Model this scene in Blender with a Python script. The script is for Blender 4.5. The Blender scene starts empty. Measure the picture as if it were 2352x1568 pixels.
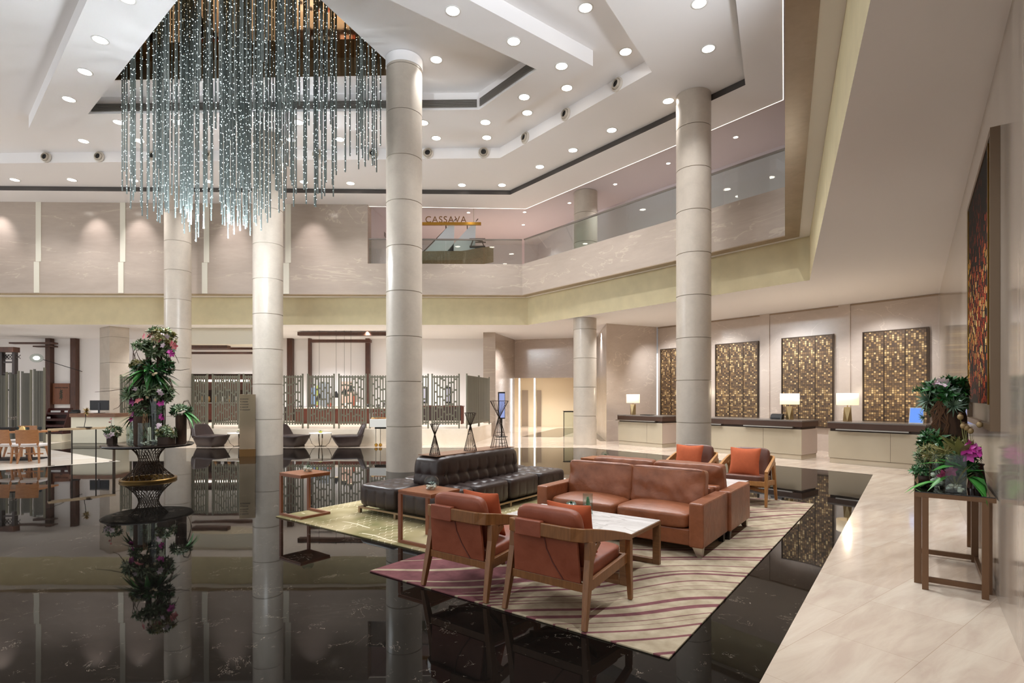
import bpy, bmesh, math, random
from mathutils import Vector, Matrix, noise
SC = bpy.context.scene
COL = SC.collection
PI = math.pi
rnd = random.Random(7)
# ------------------------------------------------------------------ frames
F, H, CX, HY = 1250.0, 1.65, 1176.0, 912.0        # focal length (px), eye height, centre, horizon
def at(px, py, z=0.0):
    """point of the height-z plane that the photograph shows at pixel (px,py)"""
    Y = F * (H - z) / (py - HY)
    return Vector(((px - CX) / F * Y, Y, z))
def atY(px, py, Y):
    return Vector(((px - CX) / F * Y, Y, H + (HY - py) / F * Y))
E1 = Vector((.804, -.594, 0)); E2 = Vector((.594, .804, 0))
ROT = math.atan2(-.594, .804)
def L(u, v, z=0.0):
    p = E1 * u + E2 * v
    return Vector((p.x, p.y, z))
# ------------------------------------------------------------------ mesh builder
class MB:
    def __init__(s): s.b = bmesh.new(); s.mi = 0
    def face(s, vs):
        try:
            f = s.b.faces.new(vs); f.material_index = s.mi; return f
        except ValueError: return None
    def poly(s, pts):
        return s.face([s.b.verts.new(p) for p in pts])
    def box(s, x0, x1, y0, y1, z0, z1, M=None):
        c = [(x0,y0,z0),(x1,y0,z0),(x1,y1,z0),(x0,y1,z0),(x0,y0,z1),(x1,y0,z1),(x1,y1,z1),(x0,y1,z1)]
        if M is not None: c = [M @ Vector(p) for p in c]
        v = [s.b.verts.new(p) for p in c]
        for q in ((0,3,2,1),(4,5,6,7),(0,1,5,4),(1,2,6,5),(2,3,7,6),(3,0,4,7)): s.face([v[i] for i in q])
        return s
    def hexa(s, c):
        v = [s.b.verts.new(p) for p in c]
        for q in ((0,3,2,1),(4,5,6,7),(0,1,5,4),(1,2,6,5),(2,3,7,6),(3,0,4,7)): s.face([v[i] for i in q])
        return s
    def prism(s, pts, z0, z1):
        a = [s.b.verts.new((p[0],p[1],z0)) for p in pts]; b = [s.b.verts.new((p[0],p[1],z1)) for p in pts]
        n = len(pts)
        s.face(a[::-1]); s.face(b)
        for i in range(n): s.face([a[i], a[(i+1)%n], b[(i+1)%n], b[i]])
        return s
    def fill(s, outer, inner, z):
        """flat polygon with a hole"""
        from mathutils.geometry import tessellate_polygon
        lps = [[Vector((p[0],p[1],0)) for p in lp] for lp in ([outer, inner] if inner else [outer])]
        vs = [s.b.verts.new((p.x,p.y,z)) for lp in lps for p in lp]
        for t in tessellate_polygon(lps): s.face([vs[k] for k in t])
        return s
    def wall(s, pts, z0, z1):
        """open vertical ribbon along pts"""
        a = [s.b.verts.new((p[0],p[1],z0)) for p in pts]; b = [s.b.verts.new((p[0],p[1],z1)) for p in pts]
        for i in range(len(pts)-1): s.face([a[i],a[i+1],b[i+1],b[i]])
        return s
    def wallbox(s, p0, p1, z0, z1, t):
        """wall slab from p0 to p1, thickness t to the left of the direction"""
        d = Vector((p1[0]-p0[0], p1[1]-p0[1])); d.normalize(); n = Vector((-d.y, d.x)) * t
        return s.prism([p0[:2], p1[:2], (p1[0]+n.x,p1[1]+n.y), (p0[0]+n.x,p0[1]+n.y)] if t < 0 else
                       [p0[:2], p1[:2], (p1[0]+n.x,p1[1]+n.y), (p0[0]+n.x,p0[1]+n.y)], z0, z1)
    def tube(s, pts, r, n=6, closed=False, cap=True):
        pts = [Vector(p) for p in pts]; m = len(pts); rings = []
        rr = r if isinstance(r, (list, tuple)) else [r]*m
        ref = None
        for i, p in enumerate(pts):
            if closed: t = pts[(i+1)%m] - pts[i-1]
            else: t = pts[min(i+1,m-1)] - pts[max(i-1,0)]
            if t.length < 1e-9: t = Vector((0,0,1))
            t.normalize()
            if ref is None: ref = Vector((0,0,1)) if abs(t.z) < .9 else Vector((1,0,0))
            a = t.cross(ref)
            if a.length < 1e-6: a = t.cross(Vector((0,1,0)))
            a.normalize(); b = a.cross(t).normalized(); ref = b
            rings.append([s.b.verts.new(p + (a*math.cos(k*2*PI/n) + b*math.sin(k*2*PI/n))*rr[i]) for k in range(n)])
        for i in range(m if closed else m-1):
            A, B = rings[i], rings[(i+1)%m]
            for k in range(n): s.face([A[k],A[(k+1)%n],B[(k+1)%n],B[k]])
        if cap and not closed: s.face(rings[0][::-1]); s.face(rings[-1])
        return s
    def band(s, pts, w, h, side=None):
        """rectangular section swept along pts: w across, h vertical (w,h may be lists)"""
        pts = [Vector(p) for p in pts]; m = len(pts); rings = []
        ww = w if isinstance(w,(list,tuple)) else [w]*m; hh = h if isinstance(h,(list,tuple)) else [h]*m
        for i,p in enumerate(pts):
            t = pts[min(i+1,m-1)] - pts[max(i-1,0)]; t.normalize()
            if side is not None: a = Vector(side).normalized()
            else:
                a = t.cross(Vector((0,0,1)))
                a = a.normalized() if a.length > 1e-6 else Vector((1,0,0))
            b = a.cross(t).normalized()
            rings.append([s.b.verts.new(p + a*x*ww[i]/2 + b*y*hh[i]/2) for x,y in ((-1,-1),(1,-1),(1,1),(-1,1))])
        for i in range(m-1):
            for k in range(4): s.face([rings[i][k],rings[i][(k+1)%4],rings[i+1][(k+1)%4],rings[i+1][k]])
        s.face(rings[0][::-1]); s.face(rings[-1]); return s
    def bar(s, p0, p1, w, h=None, side=None): return s.band([p0,p1], w, h or w, side)
    def lathe(s, prof, n=24, c=(0,0,0), squash=1.0):
        rings = []
        for r,z in prof:
            if r < 1e-6: rings.append([s.b.verts.new((c[0],c[1],c[2]+z))])
            else: rings.append([s.b.verts.new((c[0]+r*math.cos(2*PI*k/n), c[1]+r*squash*math.sin(2*PI*k/n), c[2]+z)) for k in range(n)])
        for A,B in zip(rings, rings[1:]):
            for k in range(n):
                q = (k+1)%n
                if len(A)==1 and len(B)==1: continue
                if len(A)==1: s.face([A[0],B[q],B[k]])
                elif len(B)==1: s.face([A[k],A[q],B[0]])
                else: s.face([A[k],A[q],B[q],B[k]])
        return s
    def ball(s, c, r, sx=1, sy=1, sz=1, n=8):
        prof = [(r*math.sin(PI*i/ (n//2+1)), -r*math.cos(PI*i/(n//2+1))) for i in range(n//2+2)]
        st = len(s.b.verts); s.lathe([(a if 0<i<len(prof)-1 else 0, b) for i,(a,b) in enumerate(prof)], n)
        s.b.verts.ensure_lookup_table()
        for v in list(s.b.verts)[st:]: v.co = Vector((v.co.x*sx+c[0], v.co.y*sy+c[1], v.co.z*sz+c[2]))
        return s
    def grid_box(s, sx, sy, sz, nx, ny, nz, fn):
        """closed subdivided box of size sx,sy,sz about the origin, each vertex moved by fn(unit coords -1..1)->Vector"""
        cache = {}
        def V(i,j,k):
            key=(i,j,k)
            if key not in cache: cache[key] = s.b.verts.new(fn(Vector((2*i/nx-1, 2*j/ny-1, 2*k/nz-1))))
            return cache[key]
        for i in range(nx):
            for j in range(ny):
                s.face([V(i,j,0),V(i,j+1,0),V(i+1,j+1,0),V(i+1,j,0)]); s.face([V(i,j,nz),V(i+1,j,nz),V(i+1,j+1,nz),V(i,j+1,nz)])
        for i in range(nx):
            for k in range(nz):
                s.face([V(i,0,k),V(i+1,0,k),V(i+1,0,k+1),V(i,0,k+1)]); s.face([V(i,ny,k),V(i,ny,k+1),V(i+1,ny,k+1),V(i+1,ny,k)])
        for j in range(ny):
            for k in range(nz):
                s.face([V(0,j,k),V(0,j,k+1),V(0,j+1,k+1),V(0,j+1,k)]); s.face([V(nx,j,k),V(nx,j+1,k),V(nx,j+1,k+1),V(nx,j,k+1)])
        return s
    def leaf(s, base, d, up, ln, w, bend=.3, seg=3, fold=.15):
        d = Vector(d).normalized(); up = Vector(up); a = d.cross(up)
        a = a.normalized() if a.length>1e-5 else Vector((1,0,0)); u = a.cross(d).normalized()
        prev=None; base=Vector(base)
        for i in range(seg+1):
            t=i/seg; wd = w*math.sin(PI*min(1,(.12+.88*t)))*.5 if t<1 else 0
            c = base + d*(ln*t) - u*(bend*ln*t*t)
            if t==1: cur=[s.b.verts.new(c)]
            else: cur=[s.b.verts.new(c-a*wd+u*fold*wd), s.b.verts.new(c), s.b.verts.new(c+a*wd+u*fold*wd)]
            if prev:
                if len(cur)==1: s.face([prev[0],prev[1],cur[0]]); s.face([prev[1],prev[2],cur[0]])
                else: s.face([prev[0],prev[1],cur[1],cur[0]]); s.face([prev[1],prev[2],cur[2],cur[1]])
            prev=cur
        return s
    def rosette(s, c, axis, r, n=16, w=.3, R=rnd, bend=.15):
        ax = Vector(axis).normalized(); q = Vector((0,0,1)).rotation_difference(ax)
        for i in range(n):
            an = i*2.399963; el = .25 + 1.1*(i/n)
            d = q @ Vector((math.cos(an)*math.cos(el), math.sin(an)*math.cos(el), math.sin(el)))
            ln = r*(1-.55*i/n)*R.uniform(.85,1.1)
            s.leaf(c, d, ax, ln, ln*w, bend, 2)
        return s
    def flower(s, c, axis, r, n=5, w=.7):
        ax = Vector(axis).normalized(); q = Vector((0,0,1)).rotation_difference(ax)
        for i in range(n):
            an=2*PI*i/n
            d = q @ Vector((math.cos(an)*.95, math.sin(an)*.95, .3))
            s.leaf(c, d, ax, r, r*w, .25, 3, .1)
        return s
    def xf(s, M):
        bmesh.ops.transform(s.b, matrix=M, verts=s.b.verts); return s
    def build(s, name, mat, parent=None, smooth=False, bevel=0, sub=0, label=None, loc=None, rot=None, solid=0, angle=None):
        bmesh.ops.recalc_face_normals(s.b, faces=s.b.faces)
        me = bpy.data.meshes.new(name)
        if smooth:
            for f in s.b.faces: f.smooth = True
        s.b.to_mesh(me); s.b.free()
        for m in (mat if isinstance(mat,(list,tuple)) else [mat]): me.materials.append(m)
        o = bpy.data.objects.new(name, me); COL.objects.link(o)
        if parent is not None: o.parent = parent
        if loc is not None: o.location = loc
        if rot is not None: o.rotation_euler = rot if isinstance(rot,(tuple,list)) else (0,0,rot)
        if label: o['label'] = label
        if solid:
            md = o.modifiers.new('solid','SOLIDIFY'); md.thickness = solid; md.offset = 0
        if bevel:
            md = o.modifiers.new('bevel','BEVEL'); md.width = bevel; md.segments = 2; md.limit_method='ANGLE'; md.angle_limit = math.radians(40)
        if sub:
            md = o.modifiers.new('sub','SUBSURF'); md.levels = sub; md.render_levels = sub
        if smooth and angle:
            try: me.set_sharp_from_angle(angle=math.radians(angle))
            except Exception: pass
        return o
def thing(name, label, cat, loc=(0,0,0), rot=0.0, group=None):
    o = bpy.data.objects.new(name, None); COL.objects.link(o)
    o.empty_display_size = .1
    o.location = loc; o.rotation_euler = (0,0,rot); return tag(o, label, cat, group)
def tag(o, label, cat, group=None):
    o['label'] = label; o['category'] = cat
    if group: o['group'] = group
    return o
def struct(o): o['kind'] = 'structure'; return o
def dup(root, loc=None, rot=None, label=None, group=None):
    def cp(o, par):
        c = o.copy(); COL.objects.link(c)
        if par is not None: c.parent = par; c.matrix_parent_inverse = o.matrix_parent_inverse.copy()
        for ch in kids.get(o.name, []): cp(ch, c)
        return c
    kids = {}
    stack=[root]
    while stack:
        o = stack.pop(); kids[o.name] = [c for c in o.children]; stack += kids[o.name]
    r = cp(root, None)
    if loc is not None: r.location = loc
    if rot is not None: r.rotation_euler = (0,0,rot)
    if label: r['label'] = label
    if group: r['group'] = group
    return r
ORD = ['first','second','third','fourth','fifth','sixth','seventh','eighth','ninth','tenth','eleventh','twelfth','thirteenth','fourteenth','fifteenth','sixteenth']
# ------------------------------------------------------------------ materials
def lin(h):
    h = h.lstrip('#'); out=[]
    for i in (0,2,4):
        c = int(h[i:i+2],16)/255; out.append(c/12.92 if c<=.04045 else ((c+.055)/1.055)**2.4)
    return tuple(out)+(1.0,)
class NT:
    def __init__(s, name):
        s.m = bpy.data.materials.new(name); s.m.use_nodes = True; s.t = s.m.node_tree
        s.bs = s.t.nodes['Principled BSDF']; s.out = s.t.nodes['Material Output']
    def n(s, typ, **kw):
        nd = s.t.nodes.new(typ)
        for k,v in kw.items(): setattr(nd, k, v)
        return nd
    def set(s, nd, **kw):
        for k,v in kw.items():
            i = nd.inputs[k.replace('_',' ')]
            if hasattr(v,'links') or isinstance(v, bpy.types.NodeSocket): s.t.links.new(v, i)
            else: i.default_value = v
        return nd
    def link(s, a, b): s.t.links.new(a, b)
    def math(s, op, a, b=0.0, c=None):
        nd = s.n('ShaderNodeMath', operation=op)
        for i,x in enumerate((a,b,c)):
            if x is None: continue
            if isinstance(x, bpy.types.NodeSocket): s.link(x, nd.inputs[i])
            else: nd.inputs[i].default_value = x
        return nd.outputs[0]
    def mix(s, f, a, b, typ='MIX'):
        nd = s.n('ShaderNodeMix', data_type='RGBA', blend_type=typ)
        for i,x in ((0,f),(6,a),(7,b)):
            if isinstance(x, bpy.types.NodeSocket): s.link(x, nd.inputs[i])
            else: nd.inputs[i].default_value = x
        return nd.outputs[2]
    def ramp(s, f, stops, interp='LINEAR'):
        nd = s.n('ShaderNodeValToRGB'); cr = nd.color_ramp; cr.interpolation = interp
        while len(cr.elements) < len(stops): cr.elements.new(.5)
        for e,(p,c) in zip(cr.elements, stops): e.position = p; e.color = c
        s.link(f, nd.inputs[0]); return nd.outputs[0]
    def noise(s, vec, scale, detail=3.0, rough=.5, dist=0.0, dim='3D'):
        nd = s.n('ShaderNodeTexNoise', noise_dimensions=dim)
        if dim == '1D': s.link(vec, nd.inputs['W'])
        elif vec is not None: s.link(vec, nd.inputs['Vector'])
        nd.inputs['Scale'].default_value = scale; nd.inputs['Detail'].default_value = detail
        nd.inputs['Roughness'].default_value = rough; nd.inputs['Distortion'].default_value = dist
        return nd.outputs[0]
    def coord(s, kind='Object'): return s.n('ShaderNodeTexCoord').outputs[kind]
    def scale(s, vec, sc):
        nd = s.n('ShaderNodeVectorMath', operation='MULTIPLY'); s.link(vec, nd.inputs[0]); nd.inputs[1].default_value = sc
        return nd.outputs[0]
    def bump(s, h, strength=.2, dist=.01):
        nd = s.n('ShaderNodeBump'); nd.inputs['Strength'].default_value = strength; nd.inputs['Distance'].default_value = dist
        s.link(h, nd.inputs['Height']); s.link(nd.outputs[0], s.bs.inputs['Normal'])
    def base(s, c):
        i = s.bs.inputs['Base Color']
        if isinstance(c, bpy.types.NodeSocket): s.link(c, i)
        else: i.default_value = c
    def p(s, rough=.5, metal=0.0, spec=.5):
        s.bs.inputs['Roughness'].default_value = rough; s.bs.inputs['Metallic'].default_value = metal
        s.bs.inputs['Specular IOR Level'].default_value = spec; return s
MATS = {}
def M(name, col, rough=.5, metal=0.0, spec=.5, vary=0.0, vscale=6.0, bump=0.0, bscale=60.0):
    if name in MATS: return MATS[name]
    t = NT(name); c = lin(col) if isinstance(col,str) else tuple(col)+(1.0,)
    t.p(rough, metal, spec)
    if vary:
        v = t.coord(); n = t.noise(v, vscale, 4)
        lo = tuple(x*(1-vary) for x in c[:3])+(1,); hi = tuple(min(1,x*(1+vary)) for x in c[:3])+(1,)
        t.base(t.ramp(n, [(.3,lo),(.7,hi)]))
    else: t.base(c)
    if bump: t.bump(t.noise(t.coord(), bscale, 3), bump, .004)
    MATS[name] = t.m; return t.m
def EM(name, col, strength, base='#ffffff'):
    if name in MATS: return MATS[name]
    t = NT(name); t.base(lin(base)); t.bs.inputs['Emission Color'].default_value = lin(col)
    t.bs.inputs['Emission Strength'].default_value = strength; MATS[name]=t.m; return t.m
def stone(name, c0, c1, rough=.18, vein=None, streak=(1,1,1), sc=1.4, spec=.5, vw=.012):
    t = NT(name); t.p(rough, 0, spec); v = t.scale(t.coord(), streak)
    n = t.noise(v, sc, 6, .6, .4); n2 = t.noise(v, sc*9, 4, .6)
    f = t.math('ADD', t.math('MULTIPLY', n, .75), t.math('MULTIPLY', n2, .25))
    c = t.ramp(f, [(.34,lin(c0)),(.66,lin(c1))])
    if vein:
        w = t.noise(v, sc*.55, 5, .55, 1.6)
        a = t.math('ABSOLUTE', t.math('SUBTRACT', w, .5))
        mk = t.math('MULTIPLY', t.math('LESS_THAN', a, vw), t.math('GREATER_THAN', n, .47))
        c = t.mix(t.math('MULTIPLY', mk, .4), c, lin(vein))
    t.base(c); MATS[name]=t.m; return t.m
def leafmat(name, cols, rough=.45):
    t = NT(name); t.p(rough); g = t.n('ShaderNodeNewGeometry')
    k = len(cols)
    t.base(t.ramp(g.outputs['Random Per Island'], [(i/max(1,k-1), lin(c)) for i,c in enumerate(cols)]))
    t.bs.inputs['Subsurface Weight'].default_value = 0.0
    MATS[name]=t.m; return t.m
def wood(name, c0, c1, rough=.38, axis=(14,14,1.2)):
    t = NT(name); t.p(rough); v = t.scale(t.coord(), axis); n = t.noise(v, 3.0, 5, .6, .6)
    t.base(t.ramp(n, [(.3,lin(c0)),(.7,lin(c1))])); MATS[name]=t.m; return t.m
def glass(name, tint='#eef4f2', amt=.06):
    t = NT(name); nt=t.t; nt.nodes.remove(t.bs)
    tr=t.n('ShaderNodeBsdfTransparent'); tr.inputs[0].default_value = lin(tint)
    gl=t.n('ShaderNodeBsdfGlossy'); gl.inputs['Roughness'].default_value=.01
    fr=t.n('ShaderNodeLayerWeight'); fr.inputs[0].default_value=.5
    f=t.math('ADD', amt*.6, t.math('MULTIPLY', t.math('POWER', fr.outputs[1], 5.0), .6))
    mx=t.n('ShaderNodeMixShader'); t.link(f,mx.inputs[0]); t.link(tr.outputs[0],mx.inputs[1]); t.link(gl.outputs[0],mx.inputs[2])
    t.link(mx.outputs[0], t.out.inputs[0]); MATS[name]=t.m; return t.m
# ================================================================== MATERIALS OF THE SHELL
white = M('white_plaster', '#eeebea', .75, 0, .3)
pinkwhite = M('pinkish_plaster', '#cdc4c7', .75, 0, .3)
cream_paint = M('cream_plaster', '#d8d2c2', .7, 0, .3)
beige = M('beige_wallcovering', '#d6c8a2', .7, 0, .3, .05, 3.0, .1, 180)
wallstone = stone('beige_marble', '#a4968a', '#b4a598', .16, '#cbbdac', (.35,.35,1.6), .8, .5, .006)
colstone = stone('column_limestone', '#b1a699','#bfb4a6', .28, None, (1,1,1), 2.2, .4)
rightstone = stone('vertical_vein_marble', '#92867a', '#bbafa1', .12, None, (2.2,2.2,.12), 1.5, .5)
recstone = stone('reception_marble', '#b6a89d','#c4b7ac', .2, '#e2d6c8', (.6,.6,1.2), .9, .45, .004)
brownstone = stone('brown_marble', '#8f7b66', '#a08b75', .25, None, (1,1,1), 1.2)
def tile_floor(name, c0, c1, sx, sy, rot, rough):
    t = NT(name); t.p(rough, 0, .5)
    mp = t.n('ShaderNodeMapping'); t.link(t.coord(), mp.inputs[0]); mp.inputs['Rotation'].default_value=(0,0,rot)
    br = t.n('ShaderNodeTexBrick'); t.link(mp.outputs[0], br.inputs[0])
    br.inputs['Scale'].default_value = 1; br.inputs['Brick Width'].default_value = sx; br.inputs['Row Height'].default_value = sy
    br.inputs['Mortar Size'].default_value = .0015; br.inputs['Mortar Smooth'].default_value = .1
    br.inputs['Color1'].default_value = lin(c0); br.inputs['Color2'].default_value = lin(c1); br.inputs['Mortar'].default_value = lin('#a89684')
    nz = t.noise(t.scale(mp.outputs[0], (.5,2.5,1)), 2.2, 6, .6, .5)
    t.base(t.mix(.35, br.outputs[0], t.ramp(nz, [(.35,lin('#a0907f')),(.65,lin('#dfd5ca'))]), 'OVERLAY'))
    MATS[name]=t.m; return t.m
creamfloor = tile_floor('cream_marble_tiles', '#c9bdb0', '#bfb1a3', .9, .6, -.64, .1)
def black_marble(name, rough=.02):
    t = NT(name); t.p(rough, 0, .12); v = t.coord()
    big = t.noise(v, .9, 4, .6, .3)
    dark = t.ramp(big, [(.35,lin('#0a0908')),(.7,lin('#191613'))])
    w = t.noise(v, 3.4, 6, .62, 1.2); a = t.math('ABSOLUTE', t.math('SUBTRACT', w, .5))
    brk = t.math('GREATER_THAN', t.noise(v, 3.1, 2, .5), .60)
    ve = t.math('MULTIPLY', t.math('LESS_THAN', a, .0026), brk)
    w2 = t.noise(v, 13.0, 4, .6, .9); a2 = t.math('ABSOLUTE', t.math('SUBTRACT', w2, .52))
    brk2 = t.math('GREATER_THAN', t.noise(v, 9.0, 2, .5), .64)
    ve2 = t.math('MULTIPLY', t.math('LESS_THAN', a2, .004), brk2)
    k = t.math('MULTIPLY', t.math('MAXIMUM', ve, ve2), .42)
    t.base(t.mix(k, dark, lin('#b9aa98')))
    t.bump(t.noise(v, 1.1, 2, .5), .018, .05)
    MATS[name]=t.m; return t.m
blackfloor = black_marble('black_marble')
grille_dark = M('dark_grille_metal', '#4a4542', .5, .3)
bronze_mirror = M('bronze_mirror', '#b89a78', .03, 1.0)
bronze_panel = M('bronze_panel', '#8a7256', .3, .6)
chrome = M('chrome', '#d8d8d6', .12, 1.0)
steel = M('brushed_steel', '#b9b2a8', .3, 1.0)
clear = glass('clear_glass')
railglass = glass('balustrade_glass', '#f0f6f4', .08)
led = EM('led_strip', '#f2fbff', 6.0)
lampdisc = EM('downlight_glow', '#fff6ea', 14.0)
smallglow = EM('small_downlight_glow', '#fff4e6', 10.0)
black = M('matt_black', '#0c0b0b', .6)
brownwood = wood('dark_timber', '#3a2116', '#5a3726', .45)
# ================================================================== SHELL GEOMETRY
Z1, Z2, ZF, ZR = 4.40, 5.43, 6.56, 7.50           # low ceiling, parapet underside, parapet top, handrail
F1 = at(1199.5, 677, Z2); F0 = at(0, 672, Z2); F2 = at(1803, 540, Z2); Fn = at(1803, 0, Z2)
dF = (F1-F0).normalized(); FL = F0 - dF*20
dC = (Fn-F2).normalized(); F3 = F2 + dC*12.5
Y1 = at(1213, 746, Z1); Y0 = at(0, 745, Z1); Y2 = at(1859.5, 643, Z1); Yn = at(1999.5, 0, Z1)
YL = Y0 - (Y1-Y0).normalized()*20; Y3 = Y2 + (Yn-Y2).normalized()*12
RC = Vector((11.3, 14.4, 0)); dB = Vector((-.621, .783, 0)); nB = Vector((.783, .621, 0))
RE = RC + dB*8.95                                   # left end of the reception wall
WU = .56
WN = L(WU, -6)                                      # right wall, behind the camera
# ---- floors
b = MB(); b.poly([(-34,-8,0),(WN.x,-8,0),(14,16,0),(14,36,0),(-34,36,0)]); struct(b.build('floor', blackfloor))
G1, G2, G3 = at(1345,1028), at(2005,1090), at(1745,1568)
dG = (G3-G2).normalized()
b = MB(); z=.003
b.poly([(p.x,p.y,z) for p in (G2, G2+dG*16, L(WU,-6), RC, RC+dB*.01)] )
bmesh.ops.delete(b.b, geom=b.b.verts, context='VERTS')
gl = at(400,1029)
out = [G3+dG*6, L(WU,-3.2), L(WU, 6), RC, RE, Vector((3.3,20.3,0)), Vector((3.9,33,0)), Vector((-14.5,33,0)), Vector((-14.5,19.2,0)), Vector((gl.x-.6,19.2,0)), gl, G1, G2]
b.fill([(p.x,p.y) for p in out], None, z); struct(b.build('floor_cream', creamfloor))
T0 = at(277,1059); dT1 = (at(0,1080)-T0).normalized(); dT2 = (at(126,1034)-T0).normalized()
b = MB(); q=[T0, T0+dT1*11, Vector((-33,8,0)), Vector((-33,30,0)), Vector((-19,30,0)), T0+dT2*7.2]
b.fill([(p.x,p.y) for p in q], None, z); struct(b.build('floor_dining', tile_floor('cream_tiles_lit','#e9e1d8','#e0d6ca',.9,.6,-.9,.12)))  # same cream stone, with the terrace's brighter light put into its colour
# lift lobby dark inlay
b = MB(); q=[at(1198,1003), at(1287,1004), at(1317,993), at(1317,983), at(1280,983)]
b.poly([(p.x,p.y,.006) for p in q]); struct(b.build('floor_inlay', blackfloor))
# ---- right wall, reception wall, pier
rwall = MB().wallbox(L(WU,-6), RC+Vector((.001,0,0)), 0, 9.2, -.2).build('wall_right', rightstone); struct(rwall)
struct(MB().wallbox(RC, RE, 0, Z1, -.2).build('wall_reception', recstone))
PA, PB = Vector(((1393-CX)/F*20.3, 20.3, 0)), Vector(((1508-CX)/F*21.35, 21.35, 0))
PC = Vector(((1371-CX)/F*25.0, 25.0, 0))
b = MB(); b.prism([PA[:2], PB[:2], (PB.x+1.0,PB.y+5), (PC.x,PC.y+6), PC[:2]], 0, Z1); struct(b.build('wall_pier', recstone))
# pilaster joints on the reception wall
for i,px in enumerate((1757,1940)):
    r=(px-CX)/F; t=(RC.x-r*RC.y)/(r*dB.y-dB.x); p=RC+dB*t
    b=MB(); n=-nB
    a,c=p-dB*.16,p+dB*.16
    b.prism([a[:2],c[:2],(c+n*.035)[:2],(a+n*.035)[:2]],0,Z1-.002); o=b.build('trim_%d'%(i+1), recstone); struct(o)
# brown strip that paints the shadow line along the top of the reception wall
b=MB(); n=-nB*.02; b.prism([RC[:2],RE[:2],(RE+n)[:2],(RC+n)[:2]], Z1-.05, Z1-.015); struct(b.build('trim_3', brownstone))
# vertical pale trims and a recess on the right wall near the corner
def rwbox(v0, v1, z0, z1, d, name, mat):
    b=MB(); b.hexa([L(WU-d,v0,z0),L(WU,v0,z0),L(WU,v1,z0),L(WU-d,v1,z0),L(WU-d,v0,z1),L(WU,v0,z1),L(WU,v1,z1),L(WU-d,v1,z1)])
    return struct(b.build(name, mat))
rwbox(13.2,13.5,0,Z1-.002,.02,'trim_4',chrome)
rwbox(10.2,11.6,.0,3.6,.012,'door_1',recstone)
# ---- low ceiling
b = MB(); b.fill([p[:2] for p in (YL, Y1, Y2, Y3, L(WU,2.0), RC, RE+Vector((4,4,0)), Vector((9,36,0)), Vector((-38,36,0)))], None, Z1)
struct(b.build('ceiling_low', white))
# beige beam band (z1..z2) and the soffit under the parapet
b = MB(); b.wall([YL,Y1,Y2,Y3], Z1, Z2); struct(b.build('wall_beam', beige))
b = MB(); b.fill([p[:2] for p in (FL,F1,F2,F3,Y3,Y2,Y1,YL)], None, Z2); struct(b.build('ceiling_soffit', white))
# brown stone return under the parapet
S2 = at(1842,535,Z2)
def off(pts, d):
    """offset an open polyline to its left by d"""
    res=[]
    for i,p in enumerate(pts):
        ns=[]
        for a,c in ((i-1,i),(i,i+1)):
            if 0<=a and c<len(pts):
                t=(pts[c]-pts[a]); t=Vector((t.x,t.y,0)).normalized(); ns.append(Vector((-t.y,t.x,0)))
        n=sum(ns,Vector((0,0,0))).normalized(); k=1/max(.3,n.dot(ns[0])); res.append(Vector((p.x,p.y,0))+n*d*k)
    return res
fo = [Vector((p.x,p.y,0)) for p in (FL,F1,F2,F3)]
fi = off(fo, .3)
b = MB(); b.prism([p[:2] for p in fo]+[p[:2] for p in fi[::-1]], Z2-.025, Z2-.001); struct(b.build('trim_5', brownstone))
# ---- upper parapet + left upper wall
XW = at(845, 600, ZF); WE = F0 + dF*((atY(845,600,20.0).x - F0.x)/dF.x)
b = MB(); fi2 = off(fo, .25)
b.prism([p[:2] for p in fo]+[p[:2] for p in fi2[::-1]], Z2, ZF); struct(b.build('wall_parapet', wallstone))
ZC = 8.72
b = MB(); a0=FL; a1=WE
b.prism([FL[:2],WE[:2],(WE.x,WE.y+.5),(FL.x,FL.y+.5)], ZF, ZC); struct(b.build('wall_upper', wallstone))
for i,(x0,x1) in enumerate(((97,109),(285,297),(473,485),(657,670))):
    b=MB()
    for (xa,xb,za,zb,d) in ((x0,x1,ZF+.005,ZC-.002,.012),(x0-4,x1-4,Z2+.002,ZF-.005,.016)):
        A=atY(xa,600,19.98); B=atY(xb,600,19.98); ya=F0.y+(A.x-F0.x)*dF.y/dF.x
        b.box(A.x,B.x,ya-d,ya+.05,za,zb)
    struct(b.build('trim_%d'%(6+i), cream_paint))
# ---- upper corridor: back wall, ceiling, deck
bk = off([Vector((p.x,p.y,0)) for p in (WE,F1,F2,F3)], 2.7)
b = MB(); b.wall([Vector((WE.x,WE.y+.5,0)), Vector((WE.x+.9,25.5,0)), Vector((1.2,25.5,0)), bk[1]+(bk[2]-bk[1])*.10, bk[2], bk[3]], ZF-.4, 8.8); struct(b.build('wall_corridor', pinkwhite))
C1, C2 = at(1208,480,ZC), at(1800,230,ZC)
b = MB(); co=[Vector((WE.x-.2,WE.y+.2,0)), C1, C2, Vector((F3.x,F3.y,0))]
b.fill([p[:2] for p in co]+[(F3.x+6,F3.y),(18,14),(9,34),(WE.x-3,34)], None, 8.78); struct(b.build('ceiling_corridor', pinkwhite))
b = MB(); b.wall(co, ZC, 8.80); struct(b.build('trim_10', white))
b = MB(); b.fill([p[:2] for p in fi2]+[(F3.x+6,F3.y),(16,15),(6,32),(-40,32)], None, ZF-.35); struct(b.build('floor_upper', creamfloor))
b = MB(); b.tube([co[0]+Vector((0,-.02,ZC+.005)), C1*1+Vector((0,-.02,.005)), C2+Vector((-.02,-.02,.005)), co[3]+Vector((-.02,0,ZC+.005))], .012, 4); o=b.build('trim_11', EM('cove_led','#fff0dc',3.0)); struct(o)
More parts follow.
